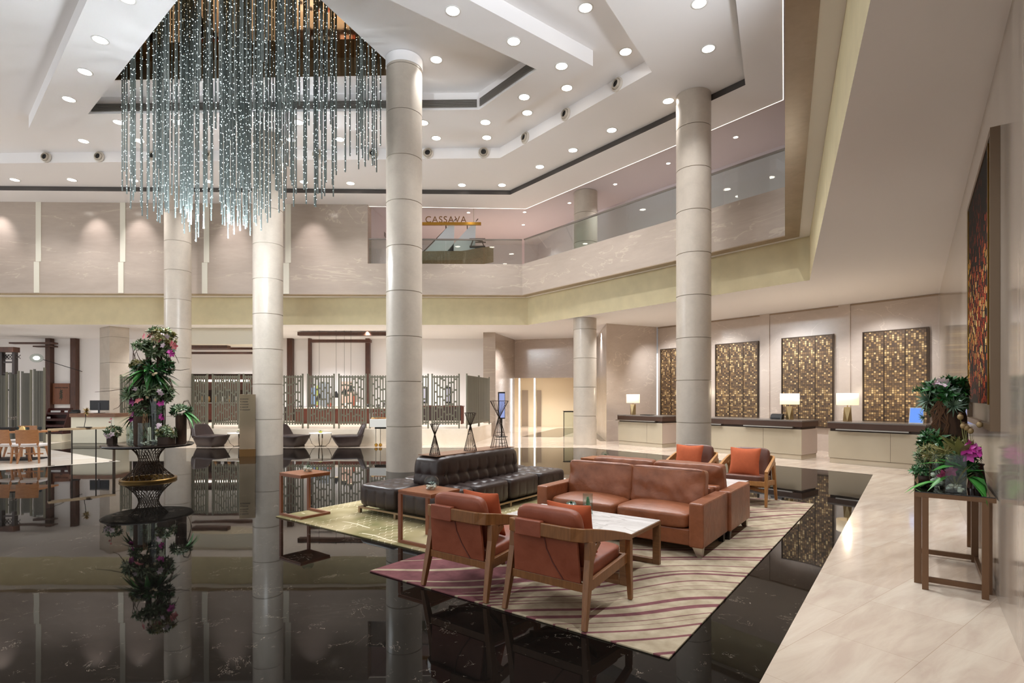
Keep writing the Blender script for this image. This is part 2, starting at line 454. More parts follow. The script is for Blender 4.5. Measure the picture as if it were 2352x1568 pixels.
# ---- stepped main ceiling
ZR1, ZL2, ZB, ZCF, ZM = 8.87, 9.19, 8.85, 9.28, 9.72
s1,s2,s3 = at(1172,447,ZC), at(1712,195,ZC), at(1690,0,ZC); s0=at(0,437,ZC); s0=s0-(s1-s0).normalized()*18; s4=s3+(s3-s2).normalized()*12
b = MB(); b.fill([p[:2] for p in (FL, Vector((WE.x-.2,WE.y+.2,0)), C1, C2, F3)]+[p[:2] for p in (s4,s3,s2,s1,s0)], None, ZC); struct(b.build('ceiling_cornice', white))
b = MB(); b.wall([s0,s1,s2,s3,s4], ZC, ZR1); struct(b.build('trim_12', grille_dark))
r0,r1,r2,r3 = at(0,375,ZR1), at(1148,363,ZR1), at(1497,165,ZR1), at(1390,0,ZR1)
r0=r0-(r1-r0).normalized()*18; r4=r3+(r3-r2).normalized()*8
b = MB(); b.fill([p[:2] for p in (s0,s1,s2,s3,s4)]+[p[:2] for p in (r4,r3,r2,r1,r0)], None, ZR1); struct(b.build('ceiling_ring', white))
b = MB(); b.wall([r0,r1,r2,r3,r4], ZR1, ZL2); struct(b.build('wall_ring_riser', white))
OL, OR_ = at(66,295,ZB), at(1362,152,ZB); OA=Vector((-4.49,6.98,0)); OB=Vector((-.6,14.7,0)); OB0=Vector((OL.x,14.6,0))
box_o=[OL,OA,OR_,OB]
b = MB(); b.fill([p[:2] for p in (r0,r1,r2,r3,r4)]+[(-34,-2)], [p[:2] for p in box_o], ZL2); struct(b.build('ceiling_upper', white))
b = MB(); b.wall(box_o+[box_o[0]], ZB, ZL2); struct(b.build('wall_tray_outer', white))
cf=[at(202,262,ZB), Vector((-4.24,8.33,0)), at(1233,160,ZB), at(1100,252,ZB)]
b = MB(); b.fill([p[:2] for p in box_o], [p[:2] for p in cf], ZB); struct(b.build('ceiling_tray', white))
b = MB(); b.wall(cf+[cf[0]], ZB, ZCF); struct(b.build('wall_tray_inner', white))
b = MB()
def grille(p,q,z0,z1,name):
    d=(q-p); d.z=0; ln=d.length; d.normalize(); n=Vector((-d.y,d.x,0))
    if n.dot(Vector((0,-1,0)))<0: n=-n
    b=MB(); a=p+n*.012; c=q+n*.012
    b.mi=0; b.poly([(a.x,a.y,z0),(c.x,c.y,z0),(c.x,c.y,z1),(a.x,a.y,z1)])
    b.mi=1
    k=7
    for i in range(k+1):
        z=z0+(z1-z0)*i/k
        b.bar(Vector((a.x,a.y,z))+n*.01, Vector((c.x,c.y,z))+n*.01, .02, .012)
    return struct(b.build(name,[grille_dark, M('grille_slats','#8d8883',.45,.5)]))
pb=Vector((cf[0].x,cf[0].y,0)); pc=Vector((cf[3].x,cf[3].y,0)); pr=Vector((cf[2].x,cf[2].y,0))
grille(pb+(pc-pb)*.01, pc-(pc-pb)*.005, ZB+.06, ZB+.24, 'trim_13'); grille(pc+(pr-pc)*.03, pr-(pr-pc)*.03, ZB+.06, ZB+.24, 'trim_14')
mo=[Vector((-9.6,13.1,0)),Vector((-5.1,9.25,0)),Vector((-4.25,9.15,0)),Vector((-2.6,12.9,0))]
b = MB(); b.fill([p[:2] for p in cf], [p[:2] for p in mo], ZCF); struct(b.build('ceiling_coffer', white))
b = MB(); b.wall(mo+[mo[0]], ZCF, ZM); struct(b.build('wall_chandelier_recess', bronze_panel))
b = MB(); b.fill([p[:2] for p in mo], None, ZM); struct(b.build('ceiling_mirror', bronze_mirror))
# ---- back area: walls behind the restaurant, lift lobby
YB = 25.6
def xat(px, Y): return (px-CX)/F*Y
b = MB(); b.wallbox((xat(640,YB),YB), (xat(1111,YB-1),YB), 0, Z1, .15); struct(b.build('wall_back', white))
b = MB(); b.wallbox((-36,YB), (xat(300,YB),YB), 0, Z1, .15); struct(b.build('wall_dining', white))
b = MB(); b.wallbox((xat(300,YB),YB), (xat(640,YB),YB), 2.75, Z1, .15); struct(b.build('wall_header', white))
b = MB(); b.wallbox((xat(250,29),29), (xat(700,29),29), 0, Z1, .15); struct(b.build('wall_kitchen', M('kitchen_wall','#4a2f22',.5)))
LP, LQ, LR = at(1110,763,Z1), at(1138,763,Z1), at(1182,780,Z1)
b = MB(); b.prism([LP[:2],LQ[:2],(LQ.x+.0,LQ.y+.3),LR[:2],(LR.x-.3,LR.y+.6),(LP.x,LP.y+3)], 0, Z1); struct(b.build('wall_lift_pier', wallstone))
HZ = 2.565
b = MB(); b.prism([LR[:2],PC[:2],(PC.x,PC.y+.25),(LR.x,LR.y+.25)], HZ, Z1); struct(b.build('wall_lift_header', recstone))
b = MB(); b.wallbox((LR.x-.4,31), (PC.x+1.2,31), 0, 3.0, .15); struct(b.build('wall_lift_back', M('cream_lift_stone','#d9ccb4',.3)))
b = MB(); b.poly([(LR.x-.4,LR.y+.25,2.75),(PC.x+1.2,LR.y-.2,2.75),(PC.x+1.2,31,2.75),(LR.x-.4,31,2.75)]); struct(b.build('ceiling_lift', white))
b = MB(); b.box(LR.x-.55,LR.x-.4,LR.y+.4,31,0,2.9); struct(b.build('wall_lift_left', M('cream_lift_stone','#d9ccb4',.3)))
b = MB(); b.box(PC.x+.9,PC.x+1.0,LR.y+.3,31,0,2.9); struct(b.build('wall_lift_right', M('cream_lift_stone','#d9ccb4',.3)))
b = MB(); b.box(xat(1226,29)-.0,xat(1246,29)+.3,30.2,31,0,2.75)
for i,(xa,xb) in enumerate(((1199,1213),(1233,1243))):
    A=atY(xa,940,30.95); B=atY(xb,940,30.95)
    o=MB().box(A.x,B.x,30.9,30.99,0,2.05).build('door_%d'%(i+2), M('lift_door_steel','#9a8a7a',.35,.6)); struct(o)
b.b.free()
# low platform wall in front of the restaurant
PLY=18.75; PLA=Vector((xat(296,PLY),PLY,0)); PLB=Vector((xat(1073,PLY),PLY,0)); PLC=at(1128,1005)
b = MB(); b.prism([PLA[:2],PLB[:2],PLC[:2],(PLC.x,YB),(PLA.x,YB)], 0, .555)
struct(b.build('wall_platform', stone('cream_platform_stone','#d9cbb6','#e3d7c5',.25,None,(1,1,1),1.2)))
struct(MB().box(PLA.x+.4,xat(640,YB),YB+.005,28.9,0,.555).build('floor_kitchen', M('kitchen_floor','#6a5a4c',.4)))
# timber posts and ceiling beams in the restaurant
k=15
for px0,px1,py0 in ((110,121,760),(167,179,760),(662,674,760),(710,715,775),(841,850,760)):
    b=MB(); b.box(xat(px0,25.5),xat(px1,25.5),25.35,25.59,0,Z1-.002); struct(b.build('trim_%d'%k, brownwood)); k+=1
for px0,px1,Y,z0,z1 in ((440,521,22.0,3.62,3.95),(440,620,23.5,3.72,3.80),(430,640,24.6,3.62,3.70),(683,890,22.6,4.22,4.36),(712,850,24.2,4.1,4.22),(20,121,24.4,4.05,4.12),(75,121,25.2,3.98,4.04)):
    b=MB(); b.box(xat(px0,Y),xat(px1,Y),Y,Y+.3,z0,z1); struct(b.build('trim_%d'%k, brownwood)); k+=1
b=MB(); b.box(xat(420,21.5),xat(585,21.5),21.6,22.6,3.75,Z1-.004); struct(b.build('trim_%d'%k, cream_paint)); k+=1
# enclosure at the far sides and behind (hall continues)
b = MB(); b.wallbox((-34,19),(-34,36),0,10,.2); struct(b.build('wall_left', wallstone))
# ================================================================== LIGHTS
WORLD=1.2; EXPO=0.12
def spot(name, loc, energy, size=100, blend=.7, col=(.96,.975,1), aim=None, r=.06):
    l=bpy.data.lights.new(name,'SPOT'); l.energy=energy; l.spot_size=math.radians(size); l.spot_blend=blend; l.color=col; l.shadow_soft_size=r
    o=bpy.data.objects.new(name,l); COL.objects.link(o); o.location=loc
    if aim is not None: o.rotation_euler=(Vector(aim)-Vector(loc)).to_track_quat('-Z','Y').to_euler()
    return o
def area(name, loc, energy, sx, sy, col=(.96,.975,1), aim=None):
    l=bpy.data.lights.new(name,'AREA'); l.energy=energy; l.shape='RECTANGLE'; l.size=sx; l.size_y=sy; l.color=col
    o=bpy.data.objects.new(name,l); COL.objects.link(o); o.location=loc
    if aim is not None: o.rotation_euler=(Vector(aim)-Vector(loc)).to_track_quat('-Z','Y').to_euler()
    return o
# round downlights: a trim ring and a glowing lens
def downlight_proto(r):
    t=thing('downlight','x','ceiling light')
    MB().lathe([(r*.98,-.004),(r*1.22,-.006),(r*1.25,0),(r*.98,.0)],20).build('trim_ring', M('white_metal','#e8e6e2',.4), t, True)
    MB().lathe([(0,-.0035),(r,-.0035)],20).build('lens', lampdisc if r>.1 else smallglow, t, True)
    return t
D_big=None; D_small=None
def lights_row(zone, pts, z, energy, big=True, names=None, spin=True):
    global D_big, D_small
    pts=sorted(pts); n=len(pts)
    for i,(px,py) in enumerate(pts):
        p=at(px,py,z)
        if big:
            if D_big is None: D_big=downlight_proto(.125); o=D_big
            else: o=dup(D_big)
        else:
            if D_small is None: D_small=downlight_proto(.06); o=D_small
            else: o=dup(D_small)
        o.location=p
        o['label']='%s round downlight %s'%('bright white' if big else 'small bright', zone)+(', %s from the left'%ORD[i] if n>1 else '')
        o['group']='downlights '+zone
        if energy: spot('downlight_beam', p+Vector((0,0,-.05)), energy, 110, .8)
lights_row('in the outer ceiling ring', [(34,413),(165,413),(307,414),(477,416),(698,418),(805,421),(1061,425),(1153,425),(1240,383),(1316,345),(1405,299),(1535,232),(1627,112),(1606,8)], ZR1, 300)
lights_row('just inside the row of air nozzles', [(192,324),(320,323),(555,323),(668,321),(780,320),(1002,317),(1118,316),(1211,259),(1302,202),(1437,119),(1345,18)], ZL2, 300)
lights_row('in the lowered tray around the chandelier', [(273,281),(410,281),(685,281),(972,282),(1115,281),(1204,223),(1290,152),(1180,95),(1040,25),(230,92),(195,165),(158,228),(291,-3)], ZB, 300)
lights_row('in the chandelier coffer behind the front stone column', [(1002,137)], ZCF, 260)
lights_row('in the upper corridor ceiling above the glass', [(1690,315),(1535,375),(1413,423),(1308,466),(1202,516),(1205,487),(1076,488)], 8.78, 170, False)
# wall washers over the upper stone wall and the lower hall
for x in (20,235,330,540,722):
    p=atY(x,560,20.0); spot('wall_washer',(p.x,18.9,ZC-.06),130,58,1.0,(1,.95,.97),aim=(p.x,20.05,6.9),r=.04)
# unseen spots added to brighten below the low ceilings (reception, aisle, restaurant, lifts)
for t in (1.2,3.6,6.0,8.2):
    p=RC+dB*t-nB*1.5; spot('reception_fill',(p.x,p.y,Z1-.03),330,95,.9,(.97,.98,1),aim=(p.x+1.1,p.y+.87,1.6),r=.05)
    p=RC+dB*t-nB*3.3; spot('desk_fill',(p.x,p.y,Z1-.03),360,100,.9,(.97,.98,1),aim=(p.x,p.y,0),r=.05)
for u,v in ((.0,3.2),(-.1,6.2),(.0,9.5),(-.1,12.5)):
    p=L(u-.75,v); spot('aisle_fill',(p.x,p.y,Z1-.03),230,110,.9,(.9,.95,1),aim=(p.x,p.y,0),r=.05)
for x,y in ((-14.0,22),(-10,22.8),(-6.0,22.6),(-3.0,22.3),(.3,23.2),(-19,20.5),(-17,23.6),(-12.4,23.6),(-4.2,23.6),(-8.2,23.6),(3.6,22.6),(-8.6,27.5),(-12,27.5)):
    spot('restaurant_fill',(x,y,Z1-.03),720 if y>23 else 430,120,1.0,(.98,.98,1),aim=(x,y,0),r=.05)
for x,y in ((1.2,28.3),(2.6,28.3)): spot('lift_fill',(x,y,2.72),600,150,.9,(1,.97,.92),aim=(x,y,0),r=.05)

for x,y in ((-3.5,22.8),(-1.2,22.8),(.6,23.4)): spot('foyer_fill',(x,y,8.74),260,130,.9,(1,.95,.93),aim=(x,y,0),r=.05)  # extra spots added to lift the dark recess behind the sign
# unseen spots added in the galleries and behind the camera to brighten the ceiling
for x,y,z,e,ax,ay in ((4.5,6.6,6.6,520,-3,13),(2.9,3.4,6.6,600,-3,11),(-25,9,6.7,750,-9,12),(-26,15,6.7,900,-10,16)):
    spot('ceiling_fill',(x,y,z),e,100,.8,(.86,.93,1),aim=(ax,ay,13.5),r=.25)
for x,e in ((-13,500),(-8,600),(-3,4600),(.5,6400)): spot('ceiling_fill',(x,-3.5,6.0),e,64,.6,(.86,.93,1),aim=(x,9,15.6),r=.25)
# ================================================================== COLUMNS
def column(name, x, y, r, z0, z1, label, collar=0.0, ph=0.0):
    prof=[(0,z0),(r,z0)]; z=math.floor(z0-ph)+1+ph
    while z < z1-.05:
        if z>z0+.02: prof += [(r,z-.008),(r-.02,z-.006),(r-.02,z+.006),(r,z+.008)]
        z+=1.0
    prof += [(r,z1-collar),(0,z1-collar)]
    t=thing('stone_column', label, 'column', (x,y,0))
    MB().lathe(prof,48).build('shaft', colstone, t, True, angle=25)
    if collar: MB().lathe([(0,z1-collar),(r+.012,z1-collar),(r+.012,z1),(0,z1)],48).build('collar', white, t, True, angle=30)
    return t
def colat(px, Y): return (px-CX)/F*Y
column('c', colat(928.5,12.33),12.33,.40,0,ZCF-.01,'tall round stone column behind the black tufted sofa, nearest to the front',.22)
column('c', colat(1593,13.06),13.06,.40,0,ZR1-.004,'tall round stone column behind the two facing armchairs with orange cushions',0,.05)
column('c', colat(615.5,15.75),15.75,.405,0,ZL2-.004,'tall round stone column with the brass directory sign at its foot',0,.02)
column('c', colat(408.5,18.9),18.9,.41,0,ZR1-.004,'tall round stone column directly behind the big floral display')
column('c', colat(1343.5,19.05),19.05,.40,0,Z1-.004,'short round stone column between the lift lobby and the reception desks')
t=column('c', colat(1345,19.0),19.0,.41,ZF-.34,8.77,'upper round stone column behind the balcony glass under the corridor ceiling')
# square pier at the left
A=atY(229,800,21.6); B_=atY(252,800,21.0); C_=atY(297,800,21.6)
t=thing('stone_pier','square stone pier rising behind the small left desk with the monitor','column',(0,0,0))
b=MB(); pts=[A,B_,C_,Vector((C_.x-.85,C_.y+1.0,0)),Vector((A.x-.7,A.y+1.0,0))]
for k,(z0,z1) in enumerate(((0,1),(1,2),(2,3),(3,4),(4,Z1-.003))): b.prism([p[:2] for p in pts], z0+.004, z1-.004 if z1<4.3 else z1)
b.build('shaft', colstone, t)
# ================================================================== CORNER BALUSTRADES OF GLASS
def balustrade(a, c, n, label, rail=True):
    t=thing('glass_balustrade', label, 'balustrade', (a.x,a.y,ZF)); o=Vector((a.x,a.y,ZF))
    d=(c-a); d.z=0; ln=d.length; d.normalize(); nn=Vector((-d.y,d.x,0))*.10
    for i in range(n):
        p=a+d*(ln*i/n+.006); q=a+d*(ln*(i+1)/n-.006)
        p=Vector((p.x,p.y,ZF+.001))-o+nn; q=Vector((q.x,q.y,ZF+.001))-o+nn; w=nn*.12
        MB().hexa([p,q,q+w,p+w,p+Vector((0,0,.9)),q+Vector((0,0,.9)),q+w+Vector((0,0,.9)),p+w+Vector((0,0,.9))]).build('glass_panel', railglass, t)
    MB().bar(Vector((a.x,a.y,ZF+.925))-o+nn, Vector((c.x,c.y,ZF+.925))-o+nn, .06,.045).build('handrail', M('handrail_metal','#8f8883',.35,.7), t)
    return t
pw=Vector((WE.x,WE.y,0))
balustrade(pw+Vector((.02,0,0)), Vector((F1.x,F1.y,0)), 4, 'frontal glass balustrade of the balcony below the gold letters')
balustrade(Vector((F1.x,F1.y,0)), Vector((F2.x,F2.y,0)), 6, 'slanting glass balustrade of the balcony rising to the right behind the second column')
# ================================================================== AIR NOZZLES
noz_dark=M('nozzle_dark','#15120f',.6); noz_ring=M('nozzle_ring','#cfc6ba',.45)
def nozzle_proto():
    t=thing('air_nozzle','x','air vent')
    R=Matrix.Rotation(PI/2,4,'X')
    MB().lathe([(.0,.0),(.165,.0),(.165,.02),(.13,.05),(.118,.03)],24).xf(R).build('flange', noz_ring, t, True, angle=40)
    MB().lathe([(.118,.02),(.112,.075),(.085,.10),(.078,.06)],24).xf(R).build('ball', M('nozzle_ball','#b8ae9f',.4), t, True, angle=50)
    MB().lathe([(.0,.055),(.08,.055)],24).xf(R).build('throat', noz_dark, t)
    return t
NZ=None; zn=ZR1+.16
pts=[(107,360),(229,358),(353,357),(478,356),(604,354),(730,352),(857,352),(983,350),(1111,349)]
k=0
for px,py in pts:
    r=(px-CX)/F; d=(r1-r0); tt=(r*r0.y-r0.x)/(d.x-r*d.y); p=r0+d*tt
    o=NZ=nozzle_proto() if NZ is None else NZ
    if k: o=dup(NZ)
    o.location=(p.x,p.y-.012,zn); o.rotation_euler=(0,0,math.atan2(d.y,d.x)); o['label']='round air nozzle on the straight ceiling step, %s from the left'%ORD[k]; o['group']='ceiling air nozzles'; k+=1
for j,(px,py) in enumerate(((1207,316),(1300,263),(1418,195))):
    r=(px-CX)/F; d=(r2-r1); tt=(r*r1.y-r1.x)/(d.x-r*d.y); p=r1+d*tt
    o=dup(NZ,(p.x,p.y,zn),math.atan2(d.y,d.x),'round air nozzle on the slanting ceiling step, %s from the left'%ORD[j],'ceiling air nozzles')
# ================================================================== CHANDELIER
rodmat=M('chandelier_rod_metal','#7c8583',.3,.7); dotmat=EM('chandelier_leds','#e8fbff',9.0)
ch=thing('chandelier','huge chandelier of hanging metal rods dotted with tiny white lights','chandelier',(-6.2,11.5,ZM))
R=random.Random(11)
env=[(275,6.25),(350,5.75),(470,5.25),(600,5.5),(690,5.95),(780,6.5),(885,6.75)]
def envz(px):
    for (a,za),(c,zc) in zip(env,env[1:]):
        if a<=px<=c: return za+(zc-za)*(px-a)/(c-a)
    return 6.5
def inside(p,poly):
    r=False; j=len(poly)-1
    for i in range(len(poly)):
        if (poly[i].y>p[1])!=(poly[j].y>p[1]) and p[0]<(poly[j].x-poly[i].x)*(p[1]-poly[i].y)/(poly[j].y-poly[i].y)+poly[i].x: r=not r
        j=i
    return r
rods=[]
while len(rods)<240:
    x=R.uniform(-9.5,-2.6); y=R.uniform(9.3,13.0)
    if not inside((x,y),mo): continue
    px=CX+x/y*F
    if px<262 or px>890: continue
    if y<11.0:
        zb=6.35+.5*abs(px-540)/200+R.uniform(0,1.0)
    else:
        zb=envz(px)+R.choice((0,.1,.3,.6,.9,1.3))*R.uniform(.3,1)
    rods.append((x,y,zb))
TIPS=sorted(rods,key=lambda q:q[2])[:26]
rods.sort(key=lambda q:q[2]-.25*(13-q[1]))
def rod(b,x,y,zb,ox,oy,oz):
    b.mi=0; b.tube([(x-ox,y-oy,zb-oz),(x-ox,y-oy,-.002)], .0155, 6)
    b.mi=1; L_=ZM-zb; n=max(8,int(L_*6.5)); z0=zb-oz
    for i in range(n):
        z=z0+L_*(i+R.uniform(.05,.95))/n; a=R.uniform(PI,2*PI); c=Vector((x-ox+.0165*math.cos(a),y-oy+.0165*math.sin(a),z)); s=R.choice((.0045,.005,.006,.007,.0085))
        v=[b.b.verts.new(c+Vector(q)*s) for q in ((1,0,0),(0,1,0),(-1,0,0),(0,-1,0),(0,0,1),(0,0,-1))]
        for q in ((0,1,4),(1,2,4),(2,3,4),(3,0,4),(1,0,5),(2,1,5),(3,2,5),(0,3,5)): b.face([v[i] for i in q])
for x,y,zb in rods[:100]:
    b=MB(); rod(b,x,y,zb,x,y,ZM); o=b.build('rod',[rodmat,dotmat],ch,loc=(x+6.2,y-11.5,0))
b=MB()
for x,y,zb in rods[100:]: rod(b,x,y,zb,-6.2,11.5,ZM)
o=b.build('rod',[rodmat,dotmat],ch); o['kind']='stuff'
# the light the chandelier's own LEDs give, at the tips of its longest rods
for x,y,zb in TIPS:
    l=bpy.data.lights.new('chandelier_light','POINT'); l.energy=32; l.color=(.88,.95,1); l.shadow_soft_size=.012; o=bpy.data.objects.new('chandelier_light',l); COL.objects.link(o); o.location=(x,y,zb-.12)
# ================================================================== UPPER FLOOR: GOLD LETTERS, SHIP MODEL
gold=M('polished_gold','#b58a3c',.18,1.0); letter=M('bronze_letters','#8a6742',.3,.7)
def text_mesh(txt, size, depth, name, mat, parent, loc, rot=(PI/2,0,0), sp=1.0):
    cu=bpy.data.curves.new(name,'FONT'); cu.body=txt; cu.size=size; cu.extrude=depth; cu.align_x='CENTER'; cu.space_character=sp
    tmp=bpy.data.objects.new('tmp',cu); COL.objects.link(tmp); bpy.context.view_layer.update()
    me=bpy.data.meshes.new_from_object(tmp.evaluated_get(bpy.context.evaluated_depsgraph_get()))
    bpy.data.objects.remove(tmp); bpy.data.curves.remove(cu)
    me.materials.clear(); me.materials.append(mat); o=bpy.data.objects.new(name,me); COL.objects.link(o)
    if parent is not None: o.parent=parent
    o.location=loc; o.rotation_euler=rot; return o
YS=20.45
p0=atY(905,517,YS); p1=atY(1105,511,YS); zb=atY(1040,514,YS).z
t=thing('restaurant_sign','gold bar sign carrying the raised letters CASSAVA above the balcony glass','sign',((p0.x+p1.x)/2,YS,zb))
hw=(p1.x-p0.x)/2
MB().box(-hw,hw,-.05,.05,-.05,.05).build('gold_bar',gold,t)
for sx in (-.95*hw,.83*hw): MB().tube([(sx,0,.05),(sx,0,8.775-zb)],.012,6).build('hanger',steel,t)
lx=(atY(1024,500,YS).x-t.location.x)
text_mesh('CASSAVA',.34,.012,'letters',letter,t,(lx,0,.05),sp=1.12)
# a small blade sign in the corridor recess left of the big column
p=atY(865,525,21.3)
t=thing('blade_sign','narrow slanting sign with small white letters, upper floor, left of the front column','sign',p)
MB().bar((-.28,-.5,.18),(.33,.6,-.18),.05,.16).build('panel',M('sign_grey','#8d8581',.4),t)
text_mesh('CASS',.2,.01,'letters',M('sign_white','#f2f0ec',.5),t,(.02,-.1,.12),(PI/2,0,math.atan2(1.1,.61)))
# model ship on the upper deck
hullw=wood('ship_hull','#7a6248','#9a8060',.5,(8,1,14)); spar=M('ship_spar','#4a382b',.5); sail=M('ship_sail','#dfe3e6',.8)
YK=20.95; s0=atY(1060,585,YK)
t=thing('ship_model','large wooden sailing ship model with pale sails behind the balcony glass','ship model',(s0.x,YK,ZF-.345))
hx0=atY(960,590,YK).x-s0.x; hx1=atY(1136,590,YK).x-s0.x; dk=lambda f: .62+.02*f
b=MB(); secs=[]
n=12
for i in range(n+1):
    f=i/n; x=hx0+(hx1-hx0)*f*.985; wd=.32*(math.sin(PI*(.12+.76*f))**.6)*(1 if f<.8 else max(.03,(1-f)/.2))
    top=.98+.28*max(0,f-.62)/.38+.06*max(0,.3-f); kl=.45+.30*max(0,f-.55)**1.6*2.2
    secs.append([b.b.verts.new(q) for q in ((x,-wd,top),(x,-wd*.75,(top+kl)/2-.06),(x,0,kl),(x,wd*.75,(top+kl)/2-.06),(x,wd,top))])
for A,Bq in zip(secs,secs[1:]):
    for k in range(5): b.face([A[k],A[(k+1)%5],Bq[(k+1)%5],Bq[k]])
b.face(secs[0]); b.face(secs[-1][::-1]); b.build('hull',hullw,t)
MB().box(hx1-.95,hx1-.35,-.22,.22,1.17,1.21).box(hx1-.95,hx1-.35,-.24,-.2,1.44,1.48).box(hx1-.95,hx1-.35,.2,.24,1.44,1.48).bar((hx1-.9,-.22,1.18),(hx1-.8,-.22,1.46),.04).bar((hx1-.4,-.22,1.18),(hx1-.5,-.22,1.46),.04).bar((hx1-.9,-.22,1.46),(hx1-.4,.22,1.46),.04).build('stern_deck',spar,t)
for mx,mz in ((atY(1024,500,YK).x-s0.x,2.12),(atY(1073,500,YK).x-s0.x,2.10)):
    MB().tube([(mx+.06,0,.7),(mx,0,mz)],.022,6).build('mast',spar,t)
    MB().tube([(mx-.95 if mz>2.11 else mx-.75,0,.95),(mx+.42,0,mz+.20)],.018,6).build('yard',spar,t)
    b=MB(); b.poly([(mx-.8,-.02,1.02),(mx+.30,-.02,1.02),(mx+.34,-.02,mz+.12),(mx+.1,-.02,mz-.1)]); b.build('sail',sail,t,solid=.006)
MB().box(hx0+.3,hx0+.4,-.12,.12,0,.55).box(hx1-1.0,hx1-.9,-.12,.12,0,.5).build('stand',spar,t)
# ================================================================== RUGS
def rug_striped():
    t=NT('striped_rug_wool'); t.p(.95,0,.15); v=t.coord()
    sx=t.n('ShaderNodeSeparateXYZ'); t.link(v,sx.inputs[0]); x,y=sx.outputs[0],sx.outputs[1]
    wob=t.math('MULTIPLY', t.math('SUBTRACT', t.noise(t.scale(v,(.75,.75,1)),.6,1,.4), .5), .9)
    w=t.math('ADD', t.math('SUBTRACT', t.math('MULTIPLY',x,.70), t.math('MULTIPLY',y,.71)), wob)
    n1=t.noise(w,12.0,1,.5,0,'1D')
    mk=t.math('SMOOTH_MIN', t.math('MULTIPLY', x, .8), t.math('MULTIPLY', y, .9), .3) if False else t.math('MAXIMUM', x, t.math('MULTIPLY', y, 1.25))
    reg=t.n('ShaderNodeMapRange'); t.link(mk,reg.inputs[0])
    for i,q in ((1,1.05),(2,1.75),(3,.41),(4,.585)): reg.inputs[i].default_value=q
    mask=t.math('GREATER_THAN', n1, reg.outputs[0])
    nz=t.noise(v,5,4,.6)
    cream=t.ramp(nz,[(.3,lin('#94846c')),(.7,lin('#bbac93'))]); burg=t.ramp(nz,[(.3,lin('#623c3f')),(.7,lin('#855657'))])
    t.base(t.mix(mask,cream,burg)); t.bump(t.noise(v,350,2),.4,.004); MATS['striped_rug_wool']=t.m; return t.m
def rug_green():
    t=NT('green_rug_wool'); t.p(.95,0,.15); v=t.coord()
    g=t.noise(v,1.3,2,.5)
    c=t.ramp(g,[(.36,lin('#7c774e')),(.5,lin('#a3956f')),(.62,lin('#bbac88'))])
    sx=t.n('ShaderNodeSeparateXYZ'); t.link(v,sx.inputs[0]); x,y=sx.outputs[0],sx.outputs[1]
    # wavy vertical threads, in clusters
    def threads(a,bb,f,wv,ph):
        wig=t.math('MULTIPLY', t.math('SINE', t.math('MULTIPLY',bb,wv)), .018)
        q=t.math('FRACT', t.math('ADD', t.math('MULTIPLY', t.math('ADD',a,wig), f), ph))
        return t.math('LESS_THAN', t.math('ABSOLUTE', t.math('SUBTRACT',q,.5)), .052)
    m1=t.math('MULTIPLY', threads(x,y,9.0,62.0,.2), t.math('GREATER_THAN', t.noise(t.scale(v,(2.6,.55,1)),1.6,2,.5), .5))
    m2=t.math('MULTIPLY', threads(y,x,4.0,9.0,.1), t.math('GREATER_THAN', t.noise(t.scale(v,(.7,2.2,1)),1.1,2,.5), .55))
    t.base(t.mix(t.math('MULTIPLY',t.math('MAXIMUM',m1,m2),.8), c, lin('#efe4c8'))); t.bump(t.noise(v,350,2),.4,.004); MATS['green_rug_wool']=t.m; return t.m
def rug(name,u0,u1,v0,v1,z0,h,mat,label):
    o=MB().box(0,u1-u0,0,v1-v0,0,h).build(name,mat,bevel=.004); o.location=L(u0,v0,z0); o.rotation_euler=(0,0,ROT); return tag(o,label,'rug')
rug('green_rug',-7.08,-4.15,4.10,8.3,0.0005,.013,rug_green(),'cream and olive green rug with white squiggles under the black sofa')
rug('striped_rug',-4.14,-1.24,3.34,9.5,0.0005,.013,rug_striped(),'cream rug with burgundy wavy stripes under the tan sofas and armchairs')
RZ=.0135
# ================================================================== LEATHERS AND WOODS
def leather(name,c0,c1,rough,bs=30,bd=.25):
    t=NT(name); t.p(rough,0,.45); v=t.coord(); n=t.noise(v,4.5,5,.6)
    t.base(t.ramp(n,[(.3,lin(c0)),(.7,lin(c1))]))
    h=t.math('ADD', t.math('MULTIPLY',t.noise(v,9,3,.5,.6),1.0), t.math('MULTIPLY',t.noise(v,260,2),.12)); t.bump(h,bd,.012)
    MATS[name]=t.m; return t.m
tan=leather('tan_leather','#764429','#94593a',.38,30,.5); orange=leather('orange_leather','#7e3f28','#95523a',.42)
brownlea=leather('brown_leather','#5a3527','#6b4232',.4)
blacklea=leather('black_leather','#2f2421','#3c2f2b',.34,30,.12)
oak=wood('walnut_wood','#714725','#8b5c34',.35,(14,14,2)); oak2=wood('oak_wood','#9a6836','#b58450',.38,(14,14,2))
pillowcloth=M('orange_cloth','#b05a3a',.9,0,.2,.06,20,.3,400)
marbletop=stone('white_marble','#cfcac5','#efece8',.16,'#a39b95',(1,3,1),1.1,.5,.02)
redwood=wood('reddish_wood','#80472a','#9c6039',.3,(3,16,16)); coppermetal=M('copper_brown_metal','#8d5a42',.4,.35)
goldframe=M('champagne_metal','#a08a72',.35,.8)
